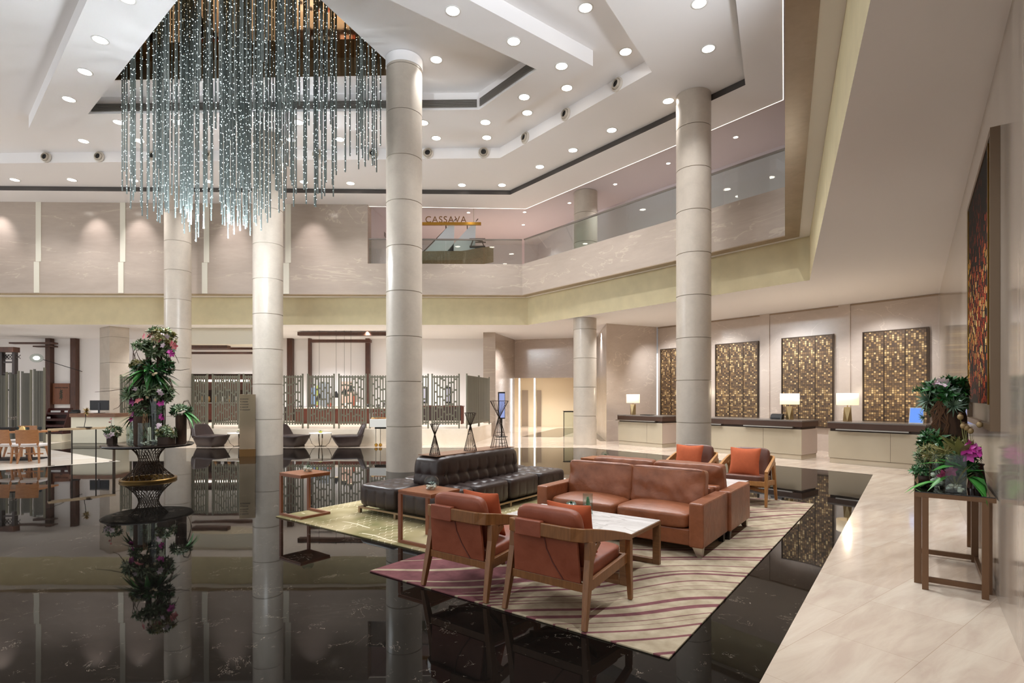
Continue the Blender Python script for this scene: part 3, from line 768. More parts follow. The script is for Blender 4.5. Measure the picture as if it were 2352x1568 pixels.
# ---- soft box shapes
def rbox(sx,sy,sz,r,p=5.0,puff=0.0,n=10,crown=0.0):
    """soft rounded box builder: half sizes, edge softness, crown"""
    def fn(q):
        x,y,z=q; f=[]
        for a,c,d in ((x,y,z),(y,z,x),(z,x,y)): f.append(a)
        m=max(abs(x),abs(y),abs(z)); l=(abs(x)**p+abs(y)**p+abs(z)**p)**(1/p)
        k=m/l if l>0 else 1
        k=1-(1-k)*r
        P=Vector((x*sx*k,y*sy*k,z*sz*k))
        if crown: P.z+=crown*(1-x**2)*(1-y**2)*(1 if z>0 else -.3)*abs(z)
        return P
    return fn
def cushion(sx,sy,sz,n=12,p=6,edge=.9,crown=0.0,flat=0.0,wr=0.0,seed=0):
    f0=rbox(sx/2,sy/2,sz/2,edge,p,0,n,crown)
    def fn(q):
        P=f0(q)
        if flat:
            k=(1-flat)+flat*(1-abs(q.x)**3.2)*(1-abs(q.z)**3.2); P.y*=k
        if wr:
            d=noise.noise(Vector((P.x*5+seed,P.z*7,seed)))*wr + noise.noise(Vector((P.x*12+P.z*9+seed,P.z*3,seed)))*wr*.5; P.y+=d*(1 if q.y>0 else -1)
        return P
    return MB().grid_box(1,1,1,n,max(4,n//2),n,fn)
# ================================================================== TAN SOFAS (back to back)
def make_sofa(label):
    t=thing('leather_sofa',label,'sofa')
    W,D=2.02,.90; a=.15
    MB().box(-W/2+a,W/2-a,-D/2+.05,D/2-.02,.10,.27).build('base',tan,t,bevel=.015)
    for s in (-1,1): MB().box(min(s*W/2,s*(W/2-a)),max(s*W/2,s*(W/2-a)),-D/2,D/2,.10,.555).build('armrest',tan,t,bevel=.018)
    MB().box(-W/2+a+.002,W/2-a-.002,D/2-.14,D/2,.272,.60).build('back_frame',tan,t,bevel=.02)
    cw=(W-2*a)/2
    for i,s in enumerate((-1,1)):
        b=cushion(cw-.01,.70,.17,12,7,.95,.035); b.build('seat_cushion',tan,t,True,loc=(s*cw/2,-D/2+.37,.352))
        b=cushion(cw+.012,.24,.46,28,9,.75,0,.38,.022,seed=3.1*i+1); b.build('back_cushion',tan,t,True,loc=(s*cw/2,.14,.60),rot=(math.radians(-9),0,0)); MB().tube([(-cw/2+.03,-.095,.205),(0,-.105,.208),(cw/2-.03,-.095,.205)],.0035,5).build('seam',M('tan_seam','#5a321f',.6),bpy.data.objects[[o.name for o in t.children if o.name.startswith('back_cushion')][-1]])
    for sx in (-1,1):
        for sy in (-1,1):
            x=sx*(W/2-.07); y=sy*(D/2-.07)
            b=MB(); d=.03
            b.hexa([(x-.025+.02*sx,y-.025+.01*sy,0),(x+.025+.02*sx,y-.025+.01*sy,0),(x+.025+.02*sx,y+.025+.01*sy,0),(x-.025+.02*sx,y+.025+.01*sy,0),(x-.05,y-.045,.1),(x+.05,y-.045,.1),(x+.05,y+.045,.1),(x-.05,y+.045,.1)])
            b.build('leg',steel if sy<0 else M('dark_chrome','#3a3431',.3,.8),t)
    return t
so=make_sofa('tan leather two seat sofa nearer the camera, facing the marble coffee table with the succulents')
so.location=L(-2.72,6.01,RZ); so.rotation_euler=(0,0,ROT)
so2=dup(so,L(-2.69,6.93,RZ),ROT+PI,'tan leather sofa turned away, standing back to back behind the nearer tan sofa')
so['group']=so2['group']='tan leather sofas back to back'
# ================================================================== COFFEE TABLES
cofwood=wood('coffee_wood','#66442a','#7e5836',.4,(2,14,14))
def make_coffee(label):
    t=thing('coffee_table',label,'coffee table'); W,D,Ht=1.40,.80,.444-RZ
    MB().box(-W/2,W/2,-D/2,D/2,Ht-.04,Ht-.006).build('top_frame',cofwood,t,bevel=.004)
    MB().box(-W/2+.008,W/2-.008,-D/2+.008,D/2-.008,Ht-.0058,Ht).build('marble_top',marbletop,t)
    for sx in (-1,1):
        for sy in (-1,1): MB().box(min(sx*W/2,sx*(W/2-.07)),max(sx*W/2,sx*(W/2-.07)),min(sy*(D/2-.005),sy*(D/2-.05)),max(sy*(D/2-.005),sy*(D/2-.05)),0,Ht-.0405).build('leg',cofwood,t,bevel=.003)
    for sy in (-1,1): MB().box(-W/2+.0705,W/2-.0705,min(sy*(D/2-.005),sy*(D/2-.05)),max(sy*(D/2-.005),sy*(D/2-.05)),0,.05).build('floor_rail',cofwood,t,bevel=.003)
    return t
ct=make_coffee('marble topped wooden coffee table in front of the near tan sofa, holding succulents in glass'); ct.location=L(-2.70,4.775,RZ); ct.rotation_euler=(0,0,ROT)
ct2=dup(ct,L(-2.62,7.98,RZ),ROT,'marble topped coffee table mostly hidden behind the sofas, before the two facing armchairs')
ct['group']=ct2['group']='marble coffee tables'
# ================================================================== ARMCHAIRS
def make_armchair(label, lea, wd, pillow):
    t=thing('armchair',label,'armchair'); w=.335
    # arm and back rail, one bent band
    pts=[]; hs=[]; ws=[]
    P=[(w+.018,.36,.505),(w+.018,.22,.545),(w+.016,.05,.583),(w+.012,-.12,.615),(w+.004,-.26,.64),(w-.02,-.345,.652),(w-.09,-.385,.658)]
    full=P+[(0,-.395,.662)]+[(-x,y,z) for x,y,z in P[::-1]]
    hh=[.045,.055,.07,.085,.095,.098,.098]; hh=hh+[.098]+hh[::-1]
    wwid=[.05,.045,.04,.036,.034,.032,.032]; wwid=wwid+[.032]+wwid[::-1]
    MB().band(full,wwid,hh).build('arm_rail',wd,t,bevel=.006)
    for s in (-1,1):
        MB().band([(s*.35,-.385,0),(s*.338,-.325,.27),(s*.332,-.285,.47),(s*.33,-.265,.60)],[.038,.05,.05,.05],[.034,.055,.065,.09],side=(1,0,0)).build('rear_leg',wd,t,bevel=.004)
        MB().band([(s*.332,-.265,.44),(s*.334,-.235,.53),(s*.338,-.165,.585)],[.04]*3,[.03,.055,.05],side=(1,0,0)).build('arm_bracket',wd,t,bevel=.004)
        MB().band([(s*.352,.375,0),(s*.352,.345,.30),(s*.352,.345,.49)],[.036,.046,.046],[.034,.055,.05],side=(1,0,0)).build('front_leg',wd,t,bevel=.004)
        MB().bar((s*.334,-.31,.285),(s*.334,.33,.345),.032,.075,side=(1,0,0)).build('side_rail',wd,t,bevel=.003)
    MB().box(-.312,.312,-.335,-.305,.245,.305).build('rear_rail',wd,t,bevel=.003)
    MB().box(-.33,.33,.325,.355,.30,.37).build('front_rail',wd,t,bevel=.003)
    MB().bar((-.31,-.10,.25),(.31,.24,.21),.03,.045).bar((.31,-.10,.25),(-.31,.24,.21),.03,.045).build('cross_stretcher',wd,t)
    cushion(.615,.66,.11,12,7,.95,.012).build('seat_cushion',lea,t,True,loc=(0,.02,.37),rot=(math.radians(5),0,0))
    cushion(.56,.115,.50,14,6,.95,0,.22,.004).build('back_cushion',lea,t,True,loc=(0,-.255,.575),rot=(math.radians(14),0,0))
    # leather back panel and the wrap round the rail
    b=MB(); b.hexa([(-.29,-.338,.306),(.29,-.338,.306),(.29,-.315,.306),(-.29,-.315,.306),(-.275,-.372,.64),(.275,-.372,.64),(.275,-.345,.64),(-.275,-.345,.64)]); 
    pn=b.build('back_panel',lea,t,bevel=.004)
    MB().box(-.23,.0,-.417,-.366,.600,.722).build('rail_wrap',lea,t,bevel=.008)
    MB().tube([(.005,-.372,.62),(.02,-.362,.52),(.07,-.352,.42),(.15,-.341,.31)],.005,6).build('seam',M('dark_seam','#5e2a1b',.6),pn)
    return t
acA=make_armchair('x',orange,oak,True)
cA=acA; cA.location=L(-3.085,3.735,RZ+.004); cA.rotation_euler=(0,0,ROT); cA['label']='orange leather armchair seen from behind, on the burgundy corner of the striped rug'
cB=dup(acA,L(-2.20,3.74,RZ+.004),ROT,'orange leather armchair seen from behind, nearest to the camera, before the coffee table')
acC=make_armchair('armchair facing the camera, nearer the column, orange cushion on brown leather',brownlea,oak2,True); acC.location=L(-3.0,9.13,RZ+.004); acC.rotation_euler=(0,0,ROT+PI)
cD=dup(acC,L(-2.12,9.11,RZ+.004),ROT+PI,'armchair facing the camera, at the right end of the rug, orange cushion on brown leather')
for o in (cA,cB,acC,cD): o['group']='wooden armchairs on the striped rug'
def throw(u,v,z,rot,tilt,label,mat,s=.45,roll=0):
    b=MB()
    def fn(q):
        x,y,z_=q; k=1-.10*(1-abs(x)**1.5)*abs(z_)**3-.0; m=1-.10*(1-abs(z_)**1.5)*abs(x)**3
        th=.075*max(0,(1-abs(x)**2.6))**.6*max(0,(1-abs(z_)**2.6))**.6+.006
        return Vector((x*s/2*m, y*th, z_*s/2*k))
    b.grid_box(1,1,1,14,2,14,fn)
    o=b.build('throw_pillow',mat,None,True,sub=1); o.location=L(u,v,z); o.rotation_euler=(tilt,roll,rot); tag(o,label,'cushion','orange throw cushions'); return o
throw(-3.03,3.69,.645,ROT,math.radians(16),'orange cushion peeking over the back of the armchair on the burgundy rug corner',pillowcloth,.40)
throw(-2.15,3.695,.645,ROT,math.radians(16),'orange cushion peeking over the back of the nearest armchair',pillowcloth,.40)
throw(-3.0,8.98,.645,ROT+PI,math.radians(17),'square orange cushion on the facing armchair nearer the column',pillowcloth,.46)
throw(-2.12,8.96,.645,ROT+PI,math.radians(17),'square orange cushion on the facing armchair at the right end of the rug',pillowcloth,.46)
# ================================================================== C SHAPED SIDE TABLES
def make_ctable(label):
    t=thing('side_table',label,'side table'); W,D,Ht=.52,.46,.592
    MB().box(-W/2,W/2,-D/2,D/2,Ht-.025,Ht).build('tabletop',redwood,t,bevel=.002)
    s=.032; fr=coppermetal
    MB().box(-W/2+.004,W/2-.004,-D/2+.004,D/2-.004,Ht-.045,Ht-.0255).build('top_frame',fr,t)
    for sy in (-1,1): MB().box(-W/2,-W/2+.045,min(sy*D/2,sy*(D/2-s)),max(sy*D/2,sy*(D/2-s)),.0325,Ht-.0455).build('post',fr,t)
    b=MB(); b.box(-W/2,W/2,-D/2,-D/2+s,0,.032).box(-W/2,W/2,D/2-s,D/2,0,.032).box(W/2-s,W/2,-D/2+s,D/2-s,0,.032).build('base_frame',fr,t)
    return t
s1_=make_ctable('reddish wooden C shaped side table at the left corner of the green rug'); s1_.location=L(-6.85,4.40,RZ); s1_.rotation_euler=(0,0,ROT)
s2_=dup(s1_,L(-4.43,4.41,RZ),ROT,'reddish wooden C shaped side table between the black sofa and the armchairs')
s3_=dup(s1_,L(-4.415,8.57,.0035),ROT,'reddish wooden C shaped side table behind the far end of the tan sofas')
for o in (s1_,s2_,s3_): o['group']='C shaped side tables'
# ================================================================== BLACK TUFTED SOFA
def tufted(sx,sy,sz,gx,gy,n,nz,dent=.014,taper=0.0,rows=0):
    f0=rbox(sx/2,sy/2,sz/2,.9,7)
    def fn(q):
        P=f0(q); k=1-taper*(q.z+1)/2; P.x*=k; P.y*=1-taper*.35*(q.z+1)/2
        def gd(a,s,g):
            c=(a/s+.5)*g; return abs(c-round(c))*s/g
        def e(d): return math.exp(-(d/.016)**2)
        top=q.z>.55; dx=gd(P.x,sx*k,gx); dy=gd(P.y,sy,gy)
        if top:
            b=e(dx)*.6+e(dy)*.6; pin=math.exp(-(dx*dx+dy*dy)/.0035)
            P.z-=dent*(b*.7+pin*1.5)*max(0,(1-abs(q.x)**6))*max(0,(1-abs(q.y)**6))
        else:
            if abs(q.y)>.93: P.y-=math.copysign(dent*.8*e(dx),q.y)
            if abs(q.x)>.93: P.x-=math.copysign(dent*.8*e(dy),q.x)
            if rows:
                dz=abs(q.z+.15)*sz/2
                if abs(q.y)>.93: P.y-=math.copysign(dent*(e(dz)*.7+1.4*math.exp(-(dx*dx+dz*dz)/.003)),q.y)
                if abs(q.x)>.93: P.x-=math.copysign(dent*(e(dz)*.7+1.4*math.exp(-(dy*dy+dz*dz)/.003)),q.x)
        return P
    b=MB()
    b.grid_box(1,1,1,n,int(n*sy/sx),nz,fn); return b
bs=thing('tufted_sofa','long black tufted leather island sofa with a central back on the green rug','sofa',L(-5.60,6.52,RZ),ROT)
mw,ml=.775,.80
first=None
for i in range(4):
    for s in (-1,1):
        x=s*mw/2; y=-1.6+ml*(i+.5)
        if first is None: first=o=tufted(mw-.006,ml-.006,.325,4,4,40,10).build('seat_module',blacklea,bs,True)
        else: o=first.copy(); COL.objects.link(o)
        o.location=(x,y,.255)
b=tufted(.62,1.98,.46,3,9,30,22,.014,.12,1); bk_=b.build('backrest',blacklea,bs,True,loc=(.06,-.13,.58))
MB().box(-.19,.19,-.9,.9,0,.012).build('wood_strip',wood('top_strip_wood','#7b5a40','#94705a',.4,(14,1.4,14)),bk_,loc=(0,0,.224))
b=MB(); b.box(-.765,.765,-1.59,-1.565,.065,.09).box(-.765,.765,1.565,1.59,.065,.09).box(-.765,-.74,-1.565,1.565,.065,.09).box(.74,.765,-1.565,1.565,.065,.09).build('base_frame',goldframe,bs)
for x in (-.745,0,.745):
    for y in (-1.57,-.8,0,.8,1.57):
        if x==0 and abs(y)<1.5: continue
        MB().box(x-.02,x+.02,y-.02,y+.02,0,.0648).build('leg',goldframe,bs)
# ================================================================== WIRE HOURGLASS SCULPTURES
wire=M('bronze_wire','#3a2e26',.4,.7)
def sculpture(p,h,rb,rt,label,seed):
    R=random.Random(seed); t=thing('wire_sculpture',label,'sculpture',p); wz=h*.66; n=16; rw=rb*.10
    MB().tube([(rb*math.cos(2*PI*k/24),rb*math.sin(2*PI*k/24),.004) for k in range(24)],.004,5,True).build('base_ring',wire,t)
    MB().tube([(rt*math.cos(2*PI*k/24),rt*math.sin(2*PI*k/24),h) for k in range(24)],.004,5,True).build('top_ring',wire,t)
    b=MB()
    for k in range(n):
        a=2*PI*k/n; a2=a+PI*.9
        b.tube([(rb*math.cos(a),rb*math.sin(a),.004),(rw*math.cos(a+.4),rw*math.sin(a+.4),wz),(rt*math.cos(a+.5),rt*math.sin(a+.5),h)],.003,4)
    b.build('wire_cage',wire,t)
    b=MB()
    for k in range(9):
        z=h*R.uniform(.05,.95); r=rb+(rw-rb)*z/wz if z<wz else rw+(rt-rw)*(z-wz)/(h-wz); a0=R.uniform(0,6.28); ln=R.uniform(.8,2.2)
        b.tube([(r*math.cos(a0+ln*i/6),r*math.sin(a0+ln*i/6),z) for i in range(7)],.0045,4)
    b.build('cross_wires',wire,t); return t
zt=RZ+.58+.224+.012
gs='wire hourglass sculptures'
for v,u,h,rb,rt,lb,sd in ((5.55,-5.46,.44,.078,.066,'small bronze wire hourglass sculpture at the near end of the black sofa back',1),(6.33,-5.47,.58,.098,.088,'middle sized bronze wire hourglass sculpture on the black sofa back',2),(7.0,-5.43,.76,.145,.15,'tallest bronze wire hourglass sculpture at the far end of the black sofa back',3)):
    sculpture(L(u,v,zt+.002),h,rb,rt,lb,sd)['group']=gs
# ================================================================== CONSOLE TABLE AND WALL ART
brz=M('bronze_metal','#6b4f38',.35,.55)
cn=thing('console_table','bronze framed console table with a dark glass top against the right wall','console table',L(0.0,5.85,.0035),ROT)
W=.535; LN=2.0
MB().box(0,W,0,LN,.79,.828).build('top_frame',brz,cn)
MB().box(.006,W-.006,.006,LN-.006,.8285,.836).build('glass_top',M('black_glass','#14100e',.04,0,.6),cn)
for x,y,w in ((.055,.0,.045),(.445,.0,.045)): MB().box(x,x+w,y,y+.03,0,.789).build('leg',brz,cn)
for x,y in ((.0,.17),(.47,.17),(.0,1.25),(.46,1.25),(.47,LN-.05)): MB().box(x,x+.055,y,y+.05,0.0,.789).build('leg',brz,cn)
b=MB(); b.box(.056,.469,.18,.21,.02,.065).box(.056,.459,1.26,1.29,.02,.065).box(.48,.51,.221,1.249,.02,.065).box(.01,.04,.221,1.249,.02,.065).build('floor_rail',brz,cn)
# wall art
def mosaic(name,stops,cx,cy,glow=.0,metal=.3,rough=.35,off=True):
    t=NT(name); v=t.coord(); sx=t.n('ShaderNodeSeparateXYZ'); t.link(v,sx.inputs[0])
    a,c=sx.outputs[0],sx.outputs[2]
    # columns of varying width: offset rows per column
    ca=t.math('MULTIPLY',a,cx); ia=t.math('FLOOR',ca)
    wn=t.n('ShaderNodeTexWhiteNoise',noise_dimensions='1D'); t.link(ia,wn.inputs['W'])
    cc=t.math('ADD',t.math('MULTIPLY',c,cy),wn.outputs[0] if off else .37); ic=t.math('FLOOR',cc)
    cb=t.n('ShaderNodeCombineXYZ'); t.link(ia,cb.inputs[0]); t.link(ic,cb.inputs[1])
    w2=t.n('ShaderNodeTexWhiteNoise',noise_dimensions='2D'); t.link(cb.outputs[0],w2.inputs['Vector'])
    fa=t.math('ABSOLUTE',t.math('SUBTRACT',t.math('FRACT',ca),.5)); fc=t.math('ABSOLUTE',t.math('SUBTRACT',t.math('FRACT',cc),.5))
    gap=t.math('GREATER_THAN',t.math('MAXIMUM',fa,fc),.43 if off else .40)
    return t,v,a,c,w2.outputs[0],gap,ia,ic
def art_mat():
    t,v,a,c,rn,gap,ia,ic=mosaic('fiery_mosaic',None,22,16)
    lo=t.noise(t.scale(v,(.9,1,.55)),1.1,3,.55)
    hc=t.math('SUBTRACT',1.0,t.math('MULTIPLY',t.math('ABSOLUTE',t.math('SUBTRACT',c,-.12)),.80))
    f=t.math('ADD',t.math('MULTIPLY',t.math('SUBTRACT',lo,.5),1.1),t.math('ADD',t.math('MULTIPLY',hc,.62),t.math('MULTIPLY',t.math('SUBTRACT',rn,.5),.85)))
    col=t.ramp(f,[(.0,lin('#15110f')),(.36,lin('#1f1511')),(.42,lin('#5a2013')),(.56,lin('#8e3118')),(.66,lin('#b0522a')),(.74,lin('#c99648')),(.82,lin('#d9bd78')),(.9,lin('#8a2a16'))],'CONSTANT')
    t.base(t.mix(gap,col,lin('#0a0807'))); t.p(.7,.0,.12); t.bump(t.math('SUBTRACT',rn,gap),.6,.02); MATS['fiery_mosaic']=t.m; return t.m
wa=thing('wall_art','tall framed mosaic of black, red and gold tiles on the right wall above the console','picture',L(WU,6.90,0),ROT)
vz0,vz1=1.38,3.79; hv=1.17; fm=M('frame_bronze','#6f5c49',.35,.6)
def wb(x0,x1,y0,y1,z0,z1): return MB().box(x0,x1,y0,y1,z0,z1)
wb(-.075,-.0,-hv,-hv+.05,vz0,vz1).build('frame_side',fm,wa); wb(-.075,-.0,hv-.05,hv,vz0,vz1).build('frame_side',fm,wa)
wb(-.075,-.0,-hv+.05,hv-.05,vz1-.05,vz1).build('frame_rail',fm,wa); wb(-.075,-.0,-hv+.05,hv-.05,vz0,vz0+.05).build('frame_rail',fm,wa)
wb(-.03,-.001,-hv+.05,hv-.05,vz0+.05,vz1-.05).build('back_board',M('back_board','#5b4c40',.5),wa)
b=MB(); b.box(-1.0,1.0,-.02,.02,-1.06,1.06); o=b.build('mosaic_panel',art_mat(),wa,loc=(-.05,0,(vz0+vz1)/2+.07),rot=PI/2)
[wb(-.078,-.04,a,a+.02,vz0+.21,vz1-.07).build('inner_edge',gold,wa) for a in (-1.02,1.0)]
# ================================================================== RECEPTION: METAL TILE PANELS, DESKS, LAMPS
def brass_mat():
    t,v,a,c,rn,gap,ia,ic=mosaic('brass_tiles',None,16.5,17,off=False)
    band=t.n('ShaderNodeTexWhiteNoise',noise_dimensions='1D'); t.link(ic,band.inputs['W'])
    f=t.math('ADD',t.math('MULTIPLY',rn,.85),t.math('MULTIPLY',band.outputs[0],.15))
    col=t.ramp(f,[(.0,lin('#57473a')),(.22,lin('#6b5743')),(.45,lin('#84694b')),(.62,lin('#a88a5f')),(.76,lin('#d2b888')),(.86,lin('#4f4038'))],'CONSTANT')
    t.base(t.mix(gap,col,lin('#5d4a37'))); t.p(.35,.4,.5)
    nr=t.n('ShaderNodeCombineXYZ'); t.bump(t.math('SUBTRACT',rn,t.math('MULTIPLY',gap,1.0)),.8,.03); MATS['brass_tiles']=t.m; return t.m
brass=brass_mat(); panel_frame=M('panel_frame','#4a3b2f',.35,.6)
dl=math.atan2(dB.y,dB.x)   # wall direction
def onwall(px):
    r=(px-CX)/F; tt=(RC.x-r*RC.y)/(r*dB.y-dB.x); return RC+dB*tt
for i,(x0,x1,yt,lb) in enumerate(((1519,1594,799,'tiled brass wall panel half hidden behind the tall column, farthest left'),(1645,1744,787,'tiled brass wall panel just right of the tall column'),(1797,1917,772,'tiled brass wall panel behind the pair of desk lamps'),(1983,2135,757,'tiled brass wall panel behind the tablet, farthest right'))):
    A,Bq=onwall(x0),onwall(x1); mid=(A+Bq)/2; wdt=(A-Bq).length
    zt_=H+(HY-yt)/F*((A.y+Bq.y)/2); zb_=.72
    t=thing('wall_panel',lb,'wall panel',(mid.x-nB.x*.02,mid.y-nB.y*.02,0),dl+PI,'tiled brass wall panels')
    hz=(zt_-zb_)/2
    b=MB(); b.box(-wdt/2,wdt/2,-.06,-.005,zb_,zb_+.03).box(-wdt/2,wdt/2,-.06,-.005,zt_-.03,zt_).box(-wdt/2,-wdt/2+.03,-.06,-.005,zb_+.03,zt_-.03).box(wdt/2-.03,wdt/2,-.06,-.005,zb_+.03,zt_-.03)
    pw_=(wdt-.06)/3
    for k in (1,2): b.box(-wdt/2+.03+pw_*k-.014,-wdt/2+.03+pw_*k+.014,-.058,-.005,zb_+.03,zt_-.03)
    b.build('frame',panel_frame,t)
    for k in range(3):
        MB().box(-pw_/2+.016,pw_/2-.016,-.02,.02,-hz+.031,hz-.031).build('tile_panel',brass,t,loc=(-wdt/2+.03+pw_*(k+.5),-.026,(zt_+zb_)/2))
deskcream=M('desk_cream_panel','#aca18c',.45,0,.4,.03,2); deskstone=M('desk_plinth_stone','#b5a994',.4); deskdark=M('desk_dark_band','#4a3326',.4,.2); desktop=M('desk_grey_top','#6b635d',.25); deskside=M('desk_side_panel','#b3a396',.4)
def desk(px0,px1,label,hw=.95,slots=((.05,.95),)):
    """front edge measured on the floor line of the desks, 14.8 m along the wall normal"""
    k=14.8
    def fr(px):
        r=(px-CX)/F; Y=k/(nB.x*r+nB.y); return Vector((r*Y,Y,0))
    A,Bq=fr(px0),fr(px1); ln=(A-Bq).length
    t=thing('reception_desk',label,'reception desk',(Bq.x,Bq.y,.0035),dl,'reception desks')   # local x runs along the wall away, local -y... front is +y
    # local +x = dB (away), local +y = left of dB = towards the hall
    MB().box(0.02,ln-.02,-hw+.02,-.02,0,.12).build('plinth',deskstone,t)
    MB().box(0,ln,-.018,0,.13,.80).build('front_panel',deskcream,t)
    MB().box(0,.018,-hw,-.0185,.13,.80).build('side_panel',deskside,t); MB().box(ln-.018,ln,-hw,-.0185,.13,.80).build('side_panel',deskside,t)
    MB().box(.02,ln-.02,-hw,-.03,.1205,.79).build('body',M('desk_inner','#6e5c4a',.6),t)
    MB().box(-.02,ln+.02,-hw-.02,.02,.865,1.0).build('dark_band',deskdark,t); MB().box(.03,ln-.03,-hw+.03,-.03,.8005,.8645).build('shadow_gap',M('desk_gap','#3b2b22',.6),t)
    MB().box(-.025,ln+.025,-hw-.025,.025,1.0005,1.035).build('countertop',desktop,t,bevel=.004)
    for a,c in slots: MB().box(ln*a,ln*c,.0,.10,.835,.862).build('bag_shelf',steel,t)
    MB().box(ln*.33,ln*.332,.0005,.002,.13,.80).build('panel_joint',M('desk_gap','#3b2b22',.6),t)
    return t,ln
d1,l1=desk(1420,1521,'left reception desk with one lamp, partly hidden by the tall column',.95,((.12,1.02),))
d2,l2=desk(1600,1841,'middle reception desk with a lamp and a small black terminal on it',.95,((.06,.5),(.72,1.05)))
d3,l3=desk(1903,2125,'right reception desk with the second lamp and a glowing tablet',.95,((.14,.9),))
shade=NT('lamp_shade_fabric'); shade.base(lin('#f4ead8')); shade.p(.8); shade.bs.inputs['Emission Color'].default_value=lin('#ffe2b4'); shade.bs.inputs['Emission Strength'].default_value=1.05
def table_lamp(px,desk_t,ln,label,f):
    p=desk_t.matrix_basis @ Vector((ln*f,-.42,1.039))
    t=thing('table_lamp',label,'table lamp',p,dl,'reception desk lamps')
    b=MB(); s0_,s1_=.10,.052; v=[]
    bt=[b.b.verts.new((s0_*math.cos(a+.3),s0_*math.sin(a+.3),0)) for a in (0,PI/2,PI,1.5*PI)]; tp=[b.b.verts.new((s1_*2*math.cos(a+1.08),s1_*2*math.sin(a+1.08),.36)) for a in (0,PI/2,PI,1.5*PI)]
    for i in range(4): b.face([bt[i],bt[(i+1)%4],tp[i]]); b.face([bt[(i+1)%4],tp[(i+1)%4],tp[i]])
    b.face(bt[::-1]); b.face(tp); b.build('base',M('lamp_brass','#b39c72',.3,.8),t)
    MB().tube([(0,0,.36),(0,0,.44)],.012,8).build('stem',M('lamp_brass','#b39c72',.3,.8),t)
    b=MB(); n=28; r=.25
    a=[b.b.verts.new((r*math.cos(2*PI*k/n)*(1+.0*k),r*.75*math.sin(2*PI*k/n),.41)) for k in range(n)]; c=[b.b.verts.new((r*math.cos(2*PI*k/n),r*.75*math.sin(2*PI*k/n),.71)) for k in range(n)]
    for k in range(n): b.face([a[k],a[(k+1)%n],c[(k+1)%n],c[k]])
    b.build('lamp_shade',shade.m,t,True,solid=.006)
    MB().lathe([(0,.709),(.235,.709)],28,squash=.75).build('diffuser',shade.m,t)
    l=bpy.data.lights.new('lamp_bulb','POINT'); l.energy=22; l.color=(1,.83,.6); l.shadow_soft_size=.05; o=bpy.data.objects.new('lamp_bulb',l); COL.objects.link(o); o.location=Vector(p)+Vector((0,0,.80))
    return t
bpy.context.view_layer.update()
table_lamp(1436,d1,l1,'small lit table lamp with brass base on the left reception desk',.83)
table_lamp(1819,d2,l2,'lit table lamp on the right end of the middle reception desk',.16)
table_lamp(1929,d3,l3,'lit table lamp on the left end of the right reception desk',.86)
def ondesk(desk_t,ln,f,y,z=1.039): return desk_t.matrix_basis @ Vector((ln*f,y,z))
t=thing('tablet_stand','tablet with a bright blue screen standing on the right reception desk','tablet',ondesk(d3,l3,.12,-.25),dl+PI)
b=MB().box(-.14,.14,-.008,.008,0,.38); b.xf(Matrix.Rotation(-.25,4,'X')); b.build('body',M('tablet_frame','#c9c7c6',.3,.6),t)
b=MB().box(-.125,.125,-.0105,-.0085,.02,.365); b.xf(Matrix.Rotation(-.25,4,'X')); b.build('screen',EM('blue_screen','#5b8be0',1.1,'#203050'),t)
MB().box(-.06,.06,0,.10,0,.012).build('foot',M('tablet_frame','#c9c7c6',.3,.6),t)
t=thing('desk_terminal','low black terminal beside the lamp on the middle reception desk','terminal',ondesk(d2,l2,.26,-.30),dl+PI)
MB().hexa([(-.16,-.05,0),(.16,-.05,0),(.16,.12,0),(-.16,.12,0),(-.16,.02,.13),(.16,.02,.13),(.16,.12,.15),(-.16,.12,.15)]).build('body',black,t,bevel=.006)
MB().box(-.13,.13,-.052,-.046,.02,.05).build('keypad',M('keypad','#2b2b2d',.4),t)
t=thing('document_folder','flat dark folder lying on the left reception desk','folder',ondesk(d1,l1,.45,-.3),dl)
MB().box(-.2,.2,-.13,.13,0,.008).box(-.2,.2,-.13,.13,.012,.018).box(-.2,.2,.125,.13,.008,.012).build('cover',black,t); MB().box(-.19,.19,-.12,.12,.0082,.0118).build('paper',M('paper','#e8e6e0',.8),t)
# ================================================================== BLACK LOUNGE CHAIRS AND WHITE TABLES ON THE PALE STRIP
loungeblk=leather('dark_brown_leather','#332826','#3f322f',.36,20,.1)
def make_lounge(label):
    t=thing('lounge_chair',label,'lounge chair')
    b=MB()
    def hull(q):
        x,y,z=q; k=.5*(z+1); k=k**.8
        hx0=-.34+(-.12)*k; hx1=.36+.22*k; hy=.28+.10*k
        P=Vector((hx0+(hx1-hx0)*(x+1)/2, y*hy, .03+.35*(z+1)/2))
        m=max(abs(x),abs(y)); l=(abs(x)**6+abs(y)**6)**(1/6); c=m/l if l else 1
        P.x*=1-(1-c)*.9; P.y*=1-(1-c)*.9
        if z>.9: P.z+=.03*(1-x*x)*(1-y*y)-.04*max(0,-x)*0
        return P
    b.grid_box(1,1,1,12,10,6,hull); b.build('seat_shell',loungeblk,t,True)
    b=MB()
    def back(q):
        x,y,z=q; f=(z+1)/2
        w=.385-.10*f**1.5; xc=-.34-.16*f; th=.085-.025*f
        P=Vector((xc+x*th-.05*(y*y)*-1*.9, y*w, .30+.46*f-.05*abs(y)**3*f))
        l=(abs(y)**7+abs(z)**7)**(1/7); m=max(abs(y),abs(z)); c=m/l if l else 1; P.y*=1-(1-c)*.8
        return P
    b.grid_box(1,1,1,4,12,10,back); b.build('backrest',loungeblk,t,True)
    MB().prism([(-.33,-.25),(.35,-.25),(.35,.25),(-.33,.25)],.0,.032).build('plinth',M('plinth_dark','#3a2a22',.4),t)
    return t
lc=make_lounge('dark brown leather lounge chair next to the column behind the floral display, farthest left'); lc.location=(xat(482,18.2),18.22,.0035); lc.rotation_euler=(0,0,-.35)
